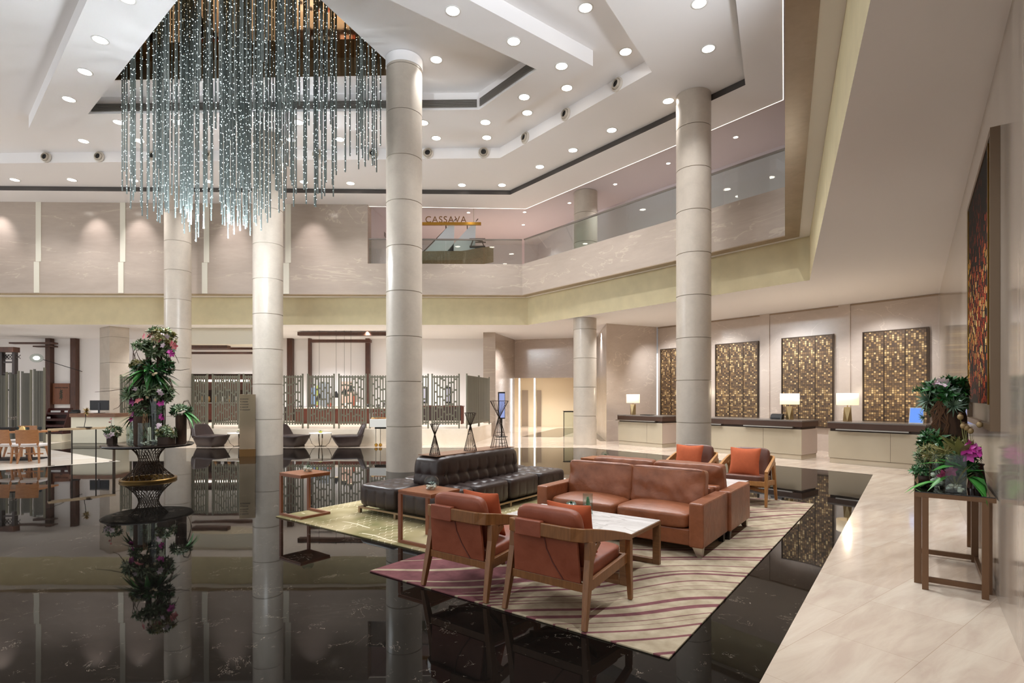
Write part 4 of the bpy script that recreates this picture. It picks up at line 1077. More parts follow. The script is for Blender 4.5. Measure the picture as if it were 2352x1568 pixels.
l2_=dup(lc,(xat(668,18.2),18.22,.0035),-.35,'dark brown leather lounge chair half hidden by the column with the directory sign')
l3_=dup(lc,(xat(800,18.1),18.22,.0035),PI+.30,'dark brown leather lounge chair facing left, right of the round white table')
for o in (lc,l2_,l3_): o['group']='dark leather lounge chairs'
def make_round(label):
    t=thing('round_table',label,'side table')
    MB().lathe([(0,.435),(.365,.435),(.375,.445),(.365,.455),(0,.455)],36).build('tabletop',M('white_top','#eeeae4',.25),t,True,angle=40)
    for k in range(4):
        a=k*PI/2+.5; c,s=math.cos(a),math.sin(a)
        MB().band([(c*.34,s*.34,.4345),(c*.35,s*.35,.30),(c*.27,s*.27,.10),(c*.16,s*.16,.012)],.035,.012,side=(-s,c,0)).build('leg',M('smoked_chrome','#7d766c',.15,1.0),t)
    MB().lathe([(.14,0),(.19,0),(.19,.012),(.14,.012),(.14,0)],28).build('base_ring',M('smoked_chrome','#7d766c',.15,1.0),t,True,angle=40)
    return t
rt=make_round('round white table with thin metal legs between two lounge chairs, right of the second column'); rt.location=(xat(735,18.2),18.25,.0035)
rt2=dup(rt,(xat(546,18.2),18.3,.0035),0,'round white table with thin metal legs partly behind the directory sign'); rt['group']=rt2['group']='round white tables'
lime=M('lime_glass','#b9b84a',.2)
def bowlplant(p,label,seed,mat):
    R=random.Random(seed); t=thing('table_plant',label,'plant',p)
    MB().lathe([(0,0),(.04,0),(.07,.05),(.065,.05),(.035,.01)],16).build('bowl',mat,t,True)
    b=MB(); b.rosette((0,0,.045),(0,0,1),.10,12,.3,R); b.build('leaves',leafmat('small_leaf',['#5d7a3a','#8fa04c','#a9a860']),t); return t
bowlplant((xat(735,18.2),18.25,.459),'small yellow green plant bowl on the round white table right of the second column',3,lime)
bowlplant((xat(547,18.3),18.3,.459),'small pale plant on the round white table behind the directory sign',4,steel)
# ================================================================== DIRECTORY SIGN
t=thing('directory_sign','mirror finished brass directory sign leaning by the foot of the second column','sign',(xat(569,15.2),15.2,.001),.25)
MB().box(-.20,.20,-.05,.05,.20,1.73).build('mirror_panel',M('brass_mirror','#a8937a',.22,.9),t,bevel=.003); MB().box(-.205,.205,-.055,.055,0,.1995).build('plinth',M('brass_brushed','#7a5a36',.35,.8),t)
b=MB(); R=random.Random(5)
for i,w_ in enumerate((.16,.14,.16,.14,.19)):
    z=1.60-i*.075; b.box(-.175,-.155,-.053,-.0505,z-.012,z+.012)
    x=-.13
    while x<-.13+w_: q=R.uniform(.010,.022); b.box(x,x+q,-.053,-.0505,z-.012*R.uniform(.7,1),z+.012*R.uniform(.7,1)); x+=q+.005
b.build('lettering',M('dark_lettering','#2c2218',.5),t)
# ================================================================== SLATTED SCREENS
scr=M('screen_bronze_grey','#6a6656',.45,.3); scr2=M('screen_dark_grey','#5b5850',.45,.3)
def screen(px0,px1,Y,label,seed,ang=0,z0=.556,top=1.92,mat=None,lattice=True,gap=.095,pw=.05):
    R=random.Random(seed); A=Vector((xat(px0,Y),Y,0)); wd=xat(px1,Y)-A.x; mat=mat or scr
    t=thing('slatted_screen',label,'screen',(A.x,A.y,z0),ang,'slatted metal screens')
    MB().box(0,pw,-.02,.02,0,top).build('post',mat,t); MB().box(wd-pw,wd,-.02,.02,0,top).build('post',mat,t)
    n=max(3,int((wd-2*pw)/gap)); st=(wd-2*pw)/n
    b=MB()
    for k in range(n):
        x=pw+st*(k+.5); b.box(x-.02,x+.02,-.016,.016,.13,top-.06)
        if lattice and k<n-1:
            z=.3+R.uniform(0,.3)
            while z<top-.2: b.box(x+.02,x+st-.02,-.012,.012,z,z+.06); z+=R.uniform(.28,.42)
    b.build('slats',mat,t)
    MB().box(pw,wd-pw,-.01,.01,top-.14,top-.09).build('top_rail',mat,t); MB().box(pw,wd-pw,-.01,.01,.19,.24).build('bottom_rail',mat,t); return t
for i,(a,c,lb) in enumerate(((440,478,'slatted screen right beside the column behind the floral display'),(487,551,'slatted screen behind the left lounge chair, with narrow gaps'),(558,605,'slatted screen partly hidden by the directory sign and second column'))):
    screen(a,c,19.1,lb,i,lattice=True,gap=.078)
for i,(a,c,lb) in enumerate(((640,697,'open lattice screen emerging from behind the second column'),(706,769,'open lattice screen behind the round white table'),(777,842,'open lattice screen behind the lounge chair that faces left'),(848,905,'open lattice screen behind the pastry trolley and the front column'),(930,985,'open lattice screen just right of the front column'),(991,1056,'open lattice screen behind the middle wire sculpture'))):
    screen(a,c,19.1,lb,10+i)
screen(276,302,19.6,'dense slatted screen behind the floral display, beside the square pier',29,z0=.556 if False else .004,top=2.46,gap=.07)
dd=(PLC-PLB); ag=math.atan2(dd.y,dd.x); hl=dd.length
for i in range(2):
    p=PLB+dd*(.02+.48*i)+Vector((-.05,.12,0)); t=screen(0,0,19,('dense slatted screen at the bend of the low wall','dense slatted screen at the right end of the low wall')[i],30+i) if False else None
    t=thing('slatted_screen',('dense slatted screen at the bend of the low wall','dense slatted screen at the right end of the low wall')[i],'screen',(p.x,p.y,.556),ag,'slatted metal screens'); w_=hl*.47
    MB().box(0,.05,-.02,.02,0,1.92).build('post',scr,t); MB().box(w_-.05,w_,-.02,.02,0,1.92).build('post',scr,t)
    b=MB(); n=int(w_/.085)
    for k in range(n): x=.06+(w_-.12)*(k+.5)/n; b.box(x-.022,x+.022,-.016,.016,.12,1.86)
    b.build('slats',scr,t); MB().box(.05,w_-.05,-.01,.01,.19,.24).build('bottom_rail',scr,t)
# ================================================================== PASTRY TROLLEY
t=thing('pastry_trolley','glass and white pastry trolley standing left of the front column','trolley',(xat(872,18.1),18.1,.0035))
MB().box(-.28,.42,-.2,.2,.66,.93).build('white_body',M('trolley_white','#d9d6cf',.35),t,bevel=.006)
for x in (-.28,.42):
    for y in (-.2,.2): MB().box(x-.008,x+.008,y-.008,y+.008,.93,1.12).build('corner_post',steel,t)
MB().box(-.29,.43,-.21,.21,1.12,1.13).build('glass_lid',clear,t)
b=MB(); R=random.Random(2)
for k in range(16): b.ball((R.uniform(-.22,.36),R.uniform(-.13,.13),.95),.045,1.2,1,.6)
b.build('pastries',leafmat('pastry',['#b5793f','#8a5426','#d9a766']),t,True)
MB().tube([(-.12,-.02,.66),(-.12,-.02,.12)],.012,8).build('leg',steel,t); MB().tube([(.02,.02,.66),(.02,.02,.12)],.012,8).build('leg',steel,t)
MB().box(-.15,.30,-.05,.05,.60,.6595).build('underframe',black,t)
MB().ball((-.11,-.02,.06),.06,1,1,1,10).ball((.02,.02,.06),.06,1,1,1,10).build('brass_wheel',gold,t,True)
# ================================================================== RESTAURANT BEHIND THE SCREENS
PT=.5555
redb=wood('counter_timber','#4a2014','#6a3320',.4)
t=thing('buffet_counter','long timber buffet counter with a white top behind the lattice screens','counter',(xat(790,23.0),23.0,PT))
MB().box(-1.9,1.9,-.35,.35,0,.62).build('body',redb,t); MB().box(-1.95,1.95,-.4,.4,.6205,.67).build('white_top',M('white_counter','#efe8df',.3),t)
R=random.Random(9); dishm=[M('dish_white','#efece6',.3),M('dish_red','#9a4a3a',.4),M('dish_dark','#2a2321',.5)]
for k in range(14):
    x=-1.8+3.6*(k+R.random()*.5)/14; r=R.uniform(.05,.11); h=R.uniform(.06,.22)
    o=MB().lathe([(0,0),(r*.6,0),(r,h*.6),(r*.9,h),(r*.8,h),(0,h*.3)],12).build('serving_dish',R.choice(dishm),None,True); o.location=(xat(790,23.0)+x,23.0+R.uniform(-.2,.2),PT+.671)
    tag(o,'small serving dish on the buffet counter behind the lattice screens','dish','serving dishes on the buffet counter')
for k,(px,py) in enumerate(((733,918),(772,913),(791,906),(806,899))):
    p=atY(px,py,22.4); t=thing('pendant_lamp','black cone pendant lamp over the buffet counter, %s from the left'%ORD[k],'pendant lamp',p,0,'cone pendant lamps')
    MB().lathe([(.13,0),(.14,.03),(.03,.26),(0,.27)],16).build('lamp_shade',black,t,True,angle=40); MB().lathe([(0,.02),(.12,.02)],14).build('bulb_disc',EM('warm_bulb','#ffdcae',8.0),t)
    MB().tube([(0,0,.27),(0,0,Z1-p.z-.003)],.006,5).build('cord',black,t)
cols=[('blue','#7f97b8'),('lime','#a9b83e'),('grey','#8a9097'),('brick','#a4503a'),('blush','#d8b3a2')]
for i,(a,c,k,y0,y1) in enumerate(((716,727,0,890,938),(728,732,1,885,940),(733,758,2,878,938),(811,816,3,905,942),(782,809,4,876,942))):
    A=atY(a,y0,25.2); Bq=atY(c,y1,25.2); o=MB().box(A.x,Bq.x,25.17,25.21,Bq.z,A.z).build('wall_panel',M('panel_'+cols[k][0],cols[k][1],.5)); tag(o,'%s coloured panel on the far restaurant wall seen through the lattice'%cols[k][0],'wall panel')
A=atY(700,945,25.3); Bq=atY(860,985,25.3)
o=MB().box(xat(648,25.2),xat(1060,25.2),25.5,25.58,PT,1.2).build('trim_60',M('wainscot','#2e1c16',.45)); struct(o)
for i,(a,c) in enumerate(((958,980),(1021,1036))):
    A=atY(a,888,25.4); Bq=atY(c,926,25.4); t=thing('framed_picture',('dark framed picture on the far wall right beside the front column','dark framed picture on the far wall above the middle wire sculpture')[i],'picture',((A.x+Bq.x)/2,25.57,(A.z+Bq.z)/2))
    w_=(Bq.x-A.x)/2; h_=(A.z-Bq.z)/2
    MB().box(-w_,w_,-.05,-.0,-h_,h_).build('frame',black,t); MB().box(-w_+.07,w_-.07,-.055,-.0505,-h_+.08,h_-.08).build('print',M('print_grey','#a8a6b4',.4),t)
t=thing('service_table','dark timber service table behind the screen right of the front column','table',(xat(1015,22.5),22.5,PT))
MB().box(-.9,.9,-.35,.35,.70,.74).build('tabletop',redb,t)
for x in (-.85,.85):
    for y in (-.3,.3): MB().box(x-.03,x+.03,y-.03,y+.03,0,.6995).build('leg',redb,t)
for k in range(6):
    o=MB().lathe([(0,0),(.05,0),(.12,.03),(.11,.03),(0,.012)],14).build('plate',dishm[0],None,True); o.location=(xat(1015,22.5)-.75+.3*k,22.4,PT+.741); tag(o,'white plate on the dark service table right of the front column','plate','plates on the service table')
# kitchen wall units behind the left screens
t=thing('kitchen_cabinet','dark kitchen cabinet with a lit strip behind the left slatted screens','cabinet',(xat(505,26.5),26.5,PT))
MB().box(-1.9,1.6,-.3,.3,0,.8).build('base_unit',redb,t); MB().box(-1.95,1.65,-.34,.34,.8005,.84).build('steel_top',steel,t)
MB().box(-1.9,1.6,.05,.3,1.45,2.15).build('wall_unit',M('kitchen_unit','#5b3527',.5),t); MB().box(-1.7,1.4,.03,.0495,1.85,1.95).build('light_strip',EM('kitchen_strip','#fff2e0',5.0),t)
for k in range(9):
    o=MB().lathe([(0,0),(.07,0),(.08,.2),(.05,.25),(.05,.3),(0,.3)],12).build('jar',R.choice([dishm[0],steel,M('jar_amber','#a87a45',.3)]),None,True); o.location=(xat(505,26.5)-1.5+.33*k,26.45,PT+.841); tag(o,'jar standing on the steel kitchen top behind the left screens','jar','jars on the kitchen top')
# ================================================================== LIFT LOBBY
for i,(px,Y) in enumerate(((1193,26.1),(1228,26.3))):
    p=atY(px,990,Y); t=thing('light_column',('glowing white vertical light strip at the left edge of the lift lobby','glowing white vertical light strip between the two lift doors')[i],'light strip',(p.x,p.y,.004))
    MB().box(-.035,.035,-.03,.03,0,2.55).build('tube',EM('white_strip','#f6fbff',5.0),t); MB().box(-.045,.045,-.035,.035,2.5505,2.562).build('cap',steel,t)
p=atY(1152,925,22.6); t=thing('digital_screen','narrow upright digital screen beside the pale stone pier','screen',(p.x,p.y,.004),.6)
zz=atY(1152,900,22.6).z
MB().box(-.03,.03,-.02,.02,0,.75).box(-.2,.2,-.15,.15,0,.02).build('stand',black,t); MB().box(-.16,.16,-.025,.025,.75,zz).build('bezel',M('bezel','#14141c',.3),t); MB().box(-.135,.135,-.029,-.0255,.80,zz-.06).build('display',EM('display_blue','#93a3d6',.9,'#333355'),t)
p=atY(1289,1003,24.0); t=thing('glass_vitrine','dark framed glass vitrine standing in the lift lobby left of the short column','vitrine',(p.x,22.9,.004))
w_=.62; h_=1.05
b=MB(); b.box(0,.03,-.015,.015,0,h_).box(w_-.03,w_,-.015,.015,0,h_).box(.03,w_-.03,-.015,.015,h_-.03,h_).build('frame',black,t); MB().box(.03,w_-.03,-.004,.004,.0,h_-.0305).build('glass',clear,t); MB().box(-.02,w_+.02,-.15,.15,h_+.0005,h_+.02).build('top',black,t)
t=thing('ceiling_panel_light','bright white ceiling light panel inside the lift lobby','ceiling light',(xat(1265,28),28.2,2.735)); MB().box(-.9,.9,-1.3,1.3,-.012,0).build('diffuser',EM('lobby_glow','#fff8ea',3.0),t); MB().box(-.95,.95,1.3005,1.34,-.014,0).build('edge',steel,t)
# ================================================================== LEFT: WELCOME DESK AND DINING TERRACE
Yd=18.4; t=thing('welcome_desk','cream front welcome desk with a dark timber top left of the floral display','desk',(0,0,.001))
xa,xb,xc=xat(151,Yd),xat(163,Yd),xat(262,Yd)
b=MB(); b.prism([(xa+.05,Yd+.5),(xb,Yd),(xc,Yd),(xc,Yd+.75),(xa+.05,Yd+.75)],.10,.98); b.build('body',M('desk_cream','#d9d2bd',.4),t)
b=MB(); b.prism([(xa+.1,Yd+.5),(xb+.02,Yd+.04),(xc-.03,Yd+.04),(xc-.03,Yd+.72),(xa+.1,Yd+.72)],0,.0995); b.build('plinth',M('desk_plinth','#b9b09a',.4),t)
b=MB(); b.prism([(xa,Yd+.5),(xb-.02,Yd-.05),(xc+.05,Yd-.05),(xc+.05,Yd+.8),(xa,Yd+.8)],.9805,1.10); b.build('timber_top',wood('desk_top_wood','#5a3a26','#7a5236',.35,(2,14,14)),t)
t=thing('monitor','black computer monitor seen from behind on the welcome desk','monitor',(xat(226,Yd+.35),Yd+.4,1.102),.08)
MB().box(-.31,.31,-.02,.02,.10,.44).build('display',M('monitor_back','#17171b',.4),t,bevel=.01); MB().box(-.03,.03,-.035,-.0205,.0,.36).build('neck',M('monitor_arm','#2e2e33',.4),t); MB().box(-.13,.13,-.1,.1,0,.012).build('foot',black,t)
t=thing('desk_phone','low black desk telephone on the left end of the welcome desk','telephone',(xat(172,Yd+.3),Yd+.3,1.102),.1)
MB().hexa([(-.12,-.1,0),(.12,-.1,0),(.12,.1,0),(-.12,.1,0),(-.12,-.1,.03),(.12,-.1,.03),(.12,.1,.10),(-.12,.1,.10)]).build('body',black,t,bevel=.004); MB().bar((-.13,.02,.10),(.13,.02,.10),.05,.035).build('handset',black,t)
# magazine rack
maro=wood('maroon_timber','#2e100c','#4a1d16',.4)
t=thing('magazine_rack','dark maroon sloping magazine rack beside the welcome desk','magazine rack',(xat(130,20.4),20.4,.004))
MB().box(-.42,.42,-.28,.28,0,.28).build('plinth',M('desk_cream','#d9d2bd',.4),t)
for s in (-1,1): MB().hexa([(s*.40-.015,-.26,.281),(s*.40+.015,-.26,.281),(s*.40+.015,.26,.281),(s*.40-.015,.26,.281),(s*.40-.015,.10,1.24),(s*.40+.015,.10,1.24),(s*.40+.015,.26,1.24),(s*.40-.015,.26,1.24)]).build('side_panel',maro,t)
MB().box(-.384,.384,.22,.25,.281,1.24).build('back_panel',maro,t)
for k in range(4): z=.30+.23*k; y=-.22+.085*k; MB().box(-.384,.384,y,.219,z,z+.02).box(-.384,.384,y,y+.015,z+.0205,z+.09).build('shelf',maro,t)
for k,(x,w_) in enumerate(((-.12,.36),(.28,.12),(-.33,.14))):
    o=MB().box(-w_/2,w_/2,-.008,.008,0,.13).build('magazine',M('magazine_paper','#d8d6d4',.6)); o.location=(xat(130,20.4)+x,20.4+(.10 if k<2 else .03),1.0185 if k<2 else .7885); tag(o,('wide stack of white leaflets on the top shelf of the magazine rack','narrow white leaflet at the right of the top rack shelf','small white leaflet on the second rack shelf')[k],'leaflet')
# board on the wall
A=atY(122,880,25.5); Bq=atY(161,928,25.5); w_=(Bq.x-A.x)/2; h_=(A.z-Bq.z)/2
t=thing('wall_sign','square timber sign with a dark leaf emblem on the white wall above the magazine rack','sign',((A.x+Bq.x)/2,25.52,(A.z+Bq.z)/2))
MB().box(-w_,w_,-.05,.05,-h_,h_).build('board',wood('sign_wood','#6b4028','#7f4e33',.5,(10,10,1)),t)
b=MB(); R=random.Random(3); x=-.29
while x<.27: q=R.uniform(.03,.06); b.box(x,x+q,-.054,-.0505,.26,.31); x+=q+.012 if abs(x)>.04 else q+.03
b.build('lettering',M('sign_dark','#3c2112',.6),t)
b=MB()
for k in range(26):
    z=.17-.42*k/26; wd=.10+.08*math.sin(k*1.3)+.05*k/26; s=1 if k%2 else -1
    b.leaf((0.03*math.sin(k),-.053,z),(s*wd,0,.05),(0,-1,0),wd,.07,.1,2,0)
b.tube([(0,-.053,.1),(.02,-.053,-.30)],.008,4); b.build('leaf_emblem',M('sign_emblem','#3b3526',.6),t)
# globe lamp
p=atY(84,822,23.5); t=thing('globe_lamp','clear glass globe wall lamp on a thin arm near the left timber post','lamp',p)
MB().ball((0,0,0),.10,1.2,1,.85,14).build('bulb',EM('globe_glow','#ffffff',9.0),t,True); MB().ball((0,0,0),.20,1.3,1,.95,18).build('glass_globe',clear,t,True); MB().tube([(.2,.1,-.06),(.55,1.8,-.5)],.014,6).build('arm',black,t)
# folding slat screens at the left
for i,(a,c,tp) in enumerate(((77,98,2.66),(49,67,2.58),(21,38,2.54),(-8,11,2.50))):
    Y=19.6; X0=xat(a,Y); X1=xat(c,Y)
    t=thing('slatted_screen',('tall turned slat screen, first left of the magazine rack','tall turned slat screen, second left of the magazine rack','tall turned slat screen, third left of the magazine rack','tall turned slat screen cut by the left edge of the photograph')[i],'screen',(X0,Y,.004),math.atan2(.12,X1-X0),'slatted metal screens')
    w_=math.hypot(.12,X1-X0)
    MB().box(0,.06,-.025,.025,0,tp).build('post',scr2,t); MB().box(w_-.06,w_,-.025,.025,0,tp+.06).build('post',scr,t)
    b=MB()
    for k in range(7): x=.07+(w_-.14)*(k+.5)/7; b.box(x-.022,x+.022,-.02,.02,.05,tp-.06)
    b.build('slats',scr2,t)
# timber portal
t=thing('timber_portal','dark timber portal with lattice inserts at the far left','portal',(xat(2,21.5),21.5,.004))
pd=M('portal_dark','#2b2321',.45)
MB().box(-1.2,.62,-.15,.15,3.42,3.62).build('header',brownwood,t)
for x in (-.42,.06,.56): MB().box(x-.05,x+.05,-.08,.08,0,3.4195).build('post',pd,t)
for x0 in (-.37,.11):
    b=MB()
    for z in (1.9,2.55,3.0): b.box(x0,x0+.40,-.05,.05,z,z+.06)
    for k in range(-3,5):
        for s in (1,-1):
            pa=Vector((x0+.2,0,3.24)); d=Vector((1,0,s)).normalized(); o_=Vector((k*.11-.05,0,0))
            b.bar(pa+o_-d*.11,pa+o_+d*.11,.014,.02)
    b.box(x0,x0+.4,-.01,.01,3.13,3.15).box(x0,x0+.4,-.01,.01,3.33,3.35).box(x0,x0+.012,-.02,.02,1.9,3.40)
    b.build('lattice_insert',pd,t)
# balustrade rails
def rail(s0,s1,label,posts):
    A=T0+dT1*s0; Bq=T0+dT1*s1; A=A+Vector((-.12,.1,0)); Bq=Bq+Vector((-.12,.1,0)); d=(Bq-A).normalized(); ln=(Bq-A).length
    t=thing('terrace_rail',label,'railing',(A.x,A.y,.0035),math.atan2(d.y,d.x),'terrace rails')
    MB().box(0,ln,-.07,.07,.84,.89).build('handrail',wood('rail_oak','#a58a68','#c2a886',.4,(2,14,14)),t)
    for f,wide in posts:
        if wide: MB().box(f*ln-.05 if f>.5 else f*ln,f*ln+.0 if f>.5 else f*ln+.05,-.035,.035,0,.8395).build('flat_post',M('rail_bronze','#4d4034',.4,.5),t); MB().box(f*ln-.12 if f>.5 else f*ln,f*ln if f>.5 else f*ln+.12,-.05,.05,0,.008).build('foot_plate',M('rail_bronze','#4d4034',.4,.5),t)
        else: MB().tube([(f*ln,0,0),(f*ln,0,.8395)],.014,8).build('round_post',M('rail_dark','#2c2622',.4,.5),t)
    return t
rl=rail(.08,1.42,'pale oak topped rail with thin posts before the welcome desk',((0,True),(.3,False),(.66,False),(1,True)))
rail(2.35,5.2,'pale oak topped rail in front of the dining chairs at the left edge',((0,True),(.5,False),(1,True)))
# dandelion ornament on the rail
q=T0+dT1*.72+Vector((-.12,.1,0)); t=thing('dandelion_ornament','gold dandelion ornament on a thin stem on the oak rail','ornament',(q.x,q.y,.895))
R=random.Random(8); MB().box(-.17,.17,-.04,.04,0,.015).build('base_plate',black,t); MB().tube([(0,0,.015),(.03,0,.2),(.05,0,.40)],.007,6).build('stem',black,t)
b=MB()
for k in range(60):
    d=Vector((R.gauss(0,1),R.gauss(0,1),R.gauss(0,1))).normalized(); c=Vector((.05,0,.40)); b.leaf(c,d,(0,0,1) if abs(d.z)<.9 else (1,0,0),.125,.03,.1,2)
b.build('flower_head',M('antique_gold','#9a8150',.4,.5),t)
# dining tables and chairs
dw=wood('dining_oak','#8a5a36','#a87448',.4,(2,14,14))
t=thing('dining_table','oak dining table laid with glasses on the terrace at the left edge','table',(xat(40,14.4),14.4,.0035),.05)
MB().box(-1.0,.75,-.40,.40,.72,.76).build('tabletop',dw,t,bevel=.004); MB().box(-.55,-.45,-.05,.05,.04,.72).box(.25,.35,-.05,.05,.04,.72).build('pedestal',brownwood,t); MB().box(-.75,.55,-.28,.28,0,.0395).build('foot_plate',black,t)
def dchair(label,loc,rot):
    t=thing('dining_chair',label,'chair',loc,rot,'oak dining chairs')
    lw=wood('chair_oak','#84552f','#9a6a42',.4,(3,3,14)) if 'chair_oak' not in MATS else MATS['chair_oak']
    for sx in (-1,1):
        MB().band([(sx*.23,-.24,0),(sx*.18,-.16,.40)],[.03,.045],[.03,.045],side=(0,1,0)).build('leg',lw,t); MB().band([(sx*.23,.24,0),(sx*.18,.16,.40)],[.03,.045],[.03,.045],side=(0,1,0)).build('leg',lw,t)
        MB().bar((sx*.19,.19,.40),(sx*.19,.25,.60),.03,.04,side=(1,0,0)).build('back_post',lw,t)
    MB().bar((-.2,0,.22),(.2,0,.22),.02,.035).build('stretcher',lw,t)
    cushion(.48,.46,.075,8,6,.9,.01).build('seat_cushion',M('seat_linen','#b9b2ae',.9),t,True,loc=(0,0,.44))
    b=MB(); m=7; pr=None
    for i in range(m+1):
        x=-.24+.48*i/m; y=.265-.05*(1-(2*i/m-1)**2)*-1; col_=[b.b.verts.new((x,y-.012,.50)),b.b.verts.new((x,y+.02,.84)),b.b.verts.new((x,y+.04,.84)),b.b.verts.new((x,y+.008,.50))]
        if pr:
            for k in range(4): b.face([pr[k],pr[(k+1)%4],col_[(k+1)%4],col_[k]])
        else: b.face(col_)
        pr=col_
    b.face(pr[::-1]); b.build('back_board',lw,t,True,angle=30); return t
dchair('oak dining chair with curved back, nearest the rail on the terrace',(xat(78,13.75),13.75,.0035),PI+.25)
dchair('oak dining chair behind the left terrace rail post',(xat(32,13.8),13.8,.0035),PI-.2)
dchair('oak dining chair cut by the left edge of the photograph',(xat(2,14.6),15.15,.0035),.1)
R=random.Random(6)
for k,(dx,dy) in enumerate(((.55,.05),(.35,-.1),(-.1,.1),(-.45,-.05))):
    o=MB().lathe([(0,0),(.03,0),(.045,.05),(.04,.10),(.037,.10),(.04,.05),(0,.008)],14).build('tumbler',glass('blue_glass','#b8ccd8',.1) if 'blue_glass' not in MATS else MATS['blue_glass'],None,True); o.location=(xat(40,14.4)+dx,14.4+dy,.765); tag(o,'short blue tinted glass on the oak terrace table','glass','glasses on the terrace table')
o=MB().box(-.15,.15,-.08,.08,0,.10).build('condiment_box',black,bevel=.006); o.location=(xat(22,14.35),14.3,.765); tag(o,'small black box on the oak terrace table','box')
o=MB().poly([(-.1,-.05,.0),(.1,-.05,.0),(.02,.0,.10)]); b=MB(); b.hexa([(-.1,-.05,0),(.1,-.05,0),(.1,.05,0),(-.1,.05,0),(-.02,-.01,.11),(.02,-.01,.11),(.02,.01,.11),(-.02,.01,.11)]); o=b.build('napkin',M('napkin_gold','#d9b878',.8)); o.location=(xat(32,14.5)+.12,14.62,.765); tag(o,'folded golden napkin on the oak terrace table','napkin')
p=Vector((xat(20,14.5),14.62,.765)); t=thing('wire_flower','small wire flower ornament on the oak terrace table','ornament',p); MB().lathe([(0,0),(.04,0),(.03,.02),(0,.02)],10).build('base',black,t); b=MB(); b.tube([(0,0,.02),(0,0,.30)],.004,5); b.build('stem',black,t)
b=MB(); R=random.Random(4)
for k in range(10):
    a=k*.628; b.tube([(0,0,.30),(.07*math.cos(a),.05*math.sin(a),.36),(.13*math.cos(a),.1*math.sin(a),.32),(.06*math.cos(a+.5),.05*math.sin(a+.5),.28),(0,0,.30)],.003,4)
b.build('wire_petals',M('wire_silver','#7b7570',.3,.8),t)
# ================================================================== PLANTS
succ=leafmat('succulent_leaf',['#38492f','#5f7650','#8b9c78','#4d6440','#7f8a62']); dkgreen=leafmat('dark_leaf',['#1c3a1c','#27502a','#356b33','#1f3f22'],.3)
brightleaf=leafmat('bright_leaf',['#3b7a35','#4c9440','#2e6a30'],.3); olive=leafmat('olive_leaf',['#6e6a3a','#8b8650','#a39a68','#5a5a34'])
pinkf=leafmat('pink_petal',['#d9707a','#e58e90','#c85a66'],.5); magenta=leafmat('magenta_petal',['#a3207f','#c23a9c','#8a1a6a'],.5); palef=leafmat('pale_petal',['#d8c4cc','#c9aebc','#e6dad8'],.5)
twig=M('twig_brown','#4a3524',.8); bark=wood('bark_brown','#2e1e14','#4d3422',.8,(10,10,2)); potb=M('dark_pot','#3b2b22',.6,0,.3,.2,9); pebble=leafmat('white_pebbles',['#e8e2d6','#d5ccbc','#f2eee6'],.7)
def fol(t,name,c,r,n,rr,mat,seed,flat=1.0,w=.3,k=12,up=.3):
    """a bushy cluster of rosettes spread over an ellipsoid"""
    R=random.Random(seed); b=MB()
    for i in range(n):
        d=Vector((R.gauss(0,1),R.gauss(0,1),R.gauss(0,1))); d.normalize(); d.z=d.z*flat
        p=Vector(c)+Vector((d.x*r[0],d.y*r[1],d.z*r[2]))*R.uniform(.55,1)
        b.rosette(p,(d.x,d.y,d.z+up),rr*R.uniform(.7,1.2),k,w,R)
    return b.build(name,mat,t)
def strap(t,name,c,n,ln,w,mat,seed,bend=.7,el=(.2,.9),a0=0,a1=2*PI):
    R=random.Random(seed); b=MB()
    for i in range(n):
        a=R.uniform(a0,a1); e=R.uniform(*el); d=(math.cos(a)*math.cos(e),math.sin(a)*math.cos(e),math.sin(e))
        b.leaf(c,d,(0,0,1),ln*R.uniform(.75,1.15),w*R.uniform(.8,1.2),bend,5,.12)
    return b.build(name,mat,t,True)
def flowers(t,name,pts,r,mat,seed,n=5,k=1):
    R=random.Random(seed)
    for p in pts:
        d=Vector((R.gauss(0,.6),-1,R.gauss(.2,.6))); b=MB(); b.flower(Vector(p),d,r*R.uniform(.8,1.15),n); b.build(name,mat,t)
def twigs(t,name,paths,r=.006,mat=None):
    for p in paths: b=MB(); b.tube(p,[r*(1-.6*i/(len(p)-1)) for i in range(len(p))],5); b.build(name,mat or twig,t)
def pebbles(t,c,r,n,seed,h=.04):
    R=random.Random(seed); b=MB()
    for i in range(n):
        a=R.uniform(0,6.28); q=r*math.sqrt(R.random()); b.ball((c[0]+q*math.cos(a),c[1]+q*math.sin(a),c[2]+R.uniform(.012,h)),.018,R.uniform(.8,1.3),1,.75,6)
    o=b.build('pebbles',pebble,t,True); o['kind']='stuff'; return o
def glasscyl(t,c,r,h):
    return MB().lathe([(0,.004),(r-.004,.004),(r-.003,h),(r,h),(r,0),(0,0)],24,c).build('glass',clear,t,True,angle=40)
# ---- round flower table
FX,FY=-7.25,10.86; TZ=.725
t=thing('flower_table','round dark stone table on a woven hourglass metal base carrying the floral display','table',(FX,FY,.001))
MB().lathe([(0,.675),(.76,.675),(.79,.70),(.785,TZ-.005),(.775,TZ),(0,TZ)],64).build('tabletop',M('dark_stone_top','#241c19',.12,0,.5,.3,8),t,True,angle=30)
lat=M('woven_bronze','#43301f',.35,.6)
def hg(z):
    # radius of the hourglass at height z
    pr=[(0,.475),(.06,.42),(.14,.335),(.24,.245),(.34,.185),(.42,.168),(.50,.19),(.58,.24),(.674,.33)]
    for (a,ra),(c,rc) in zip(pr,pr[1:]):
        if a<=z<=c: f=(z-a)/(c-a); return ra+(rc-ra)*f
    return .37
b=MB(); n=26
for s in (1,-1):
    for k in range(n):
        b.tube([((hg(z))*math.cos(2*PI*k/n+s*z*2.1),(hg(z))*math.sin(2*PI*k/n+s*z*2.1),z) for z in [.03+.643*i/18 for i in range(19)]],.0055,4)
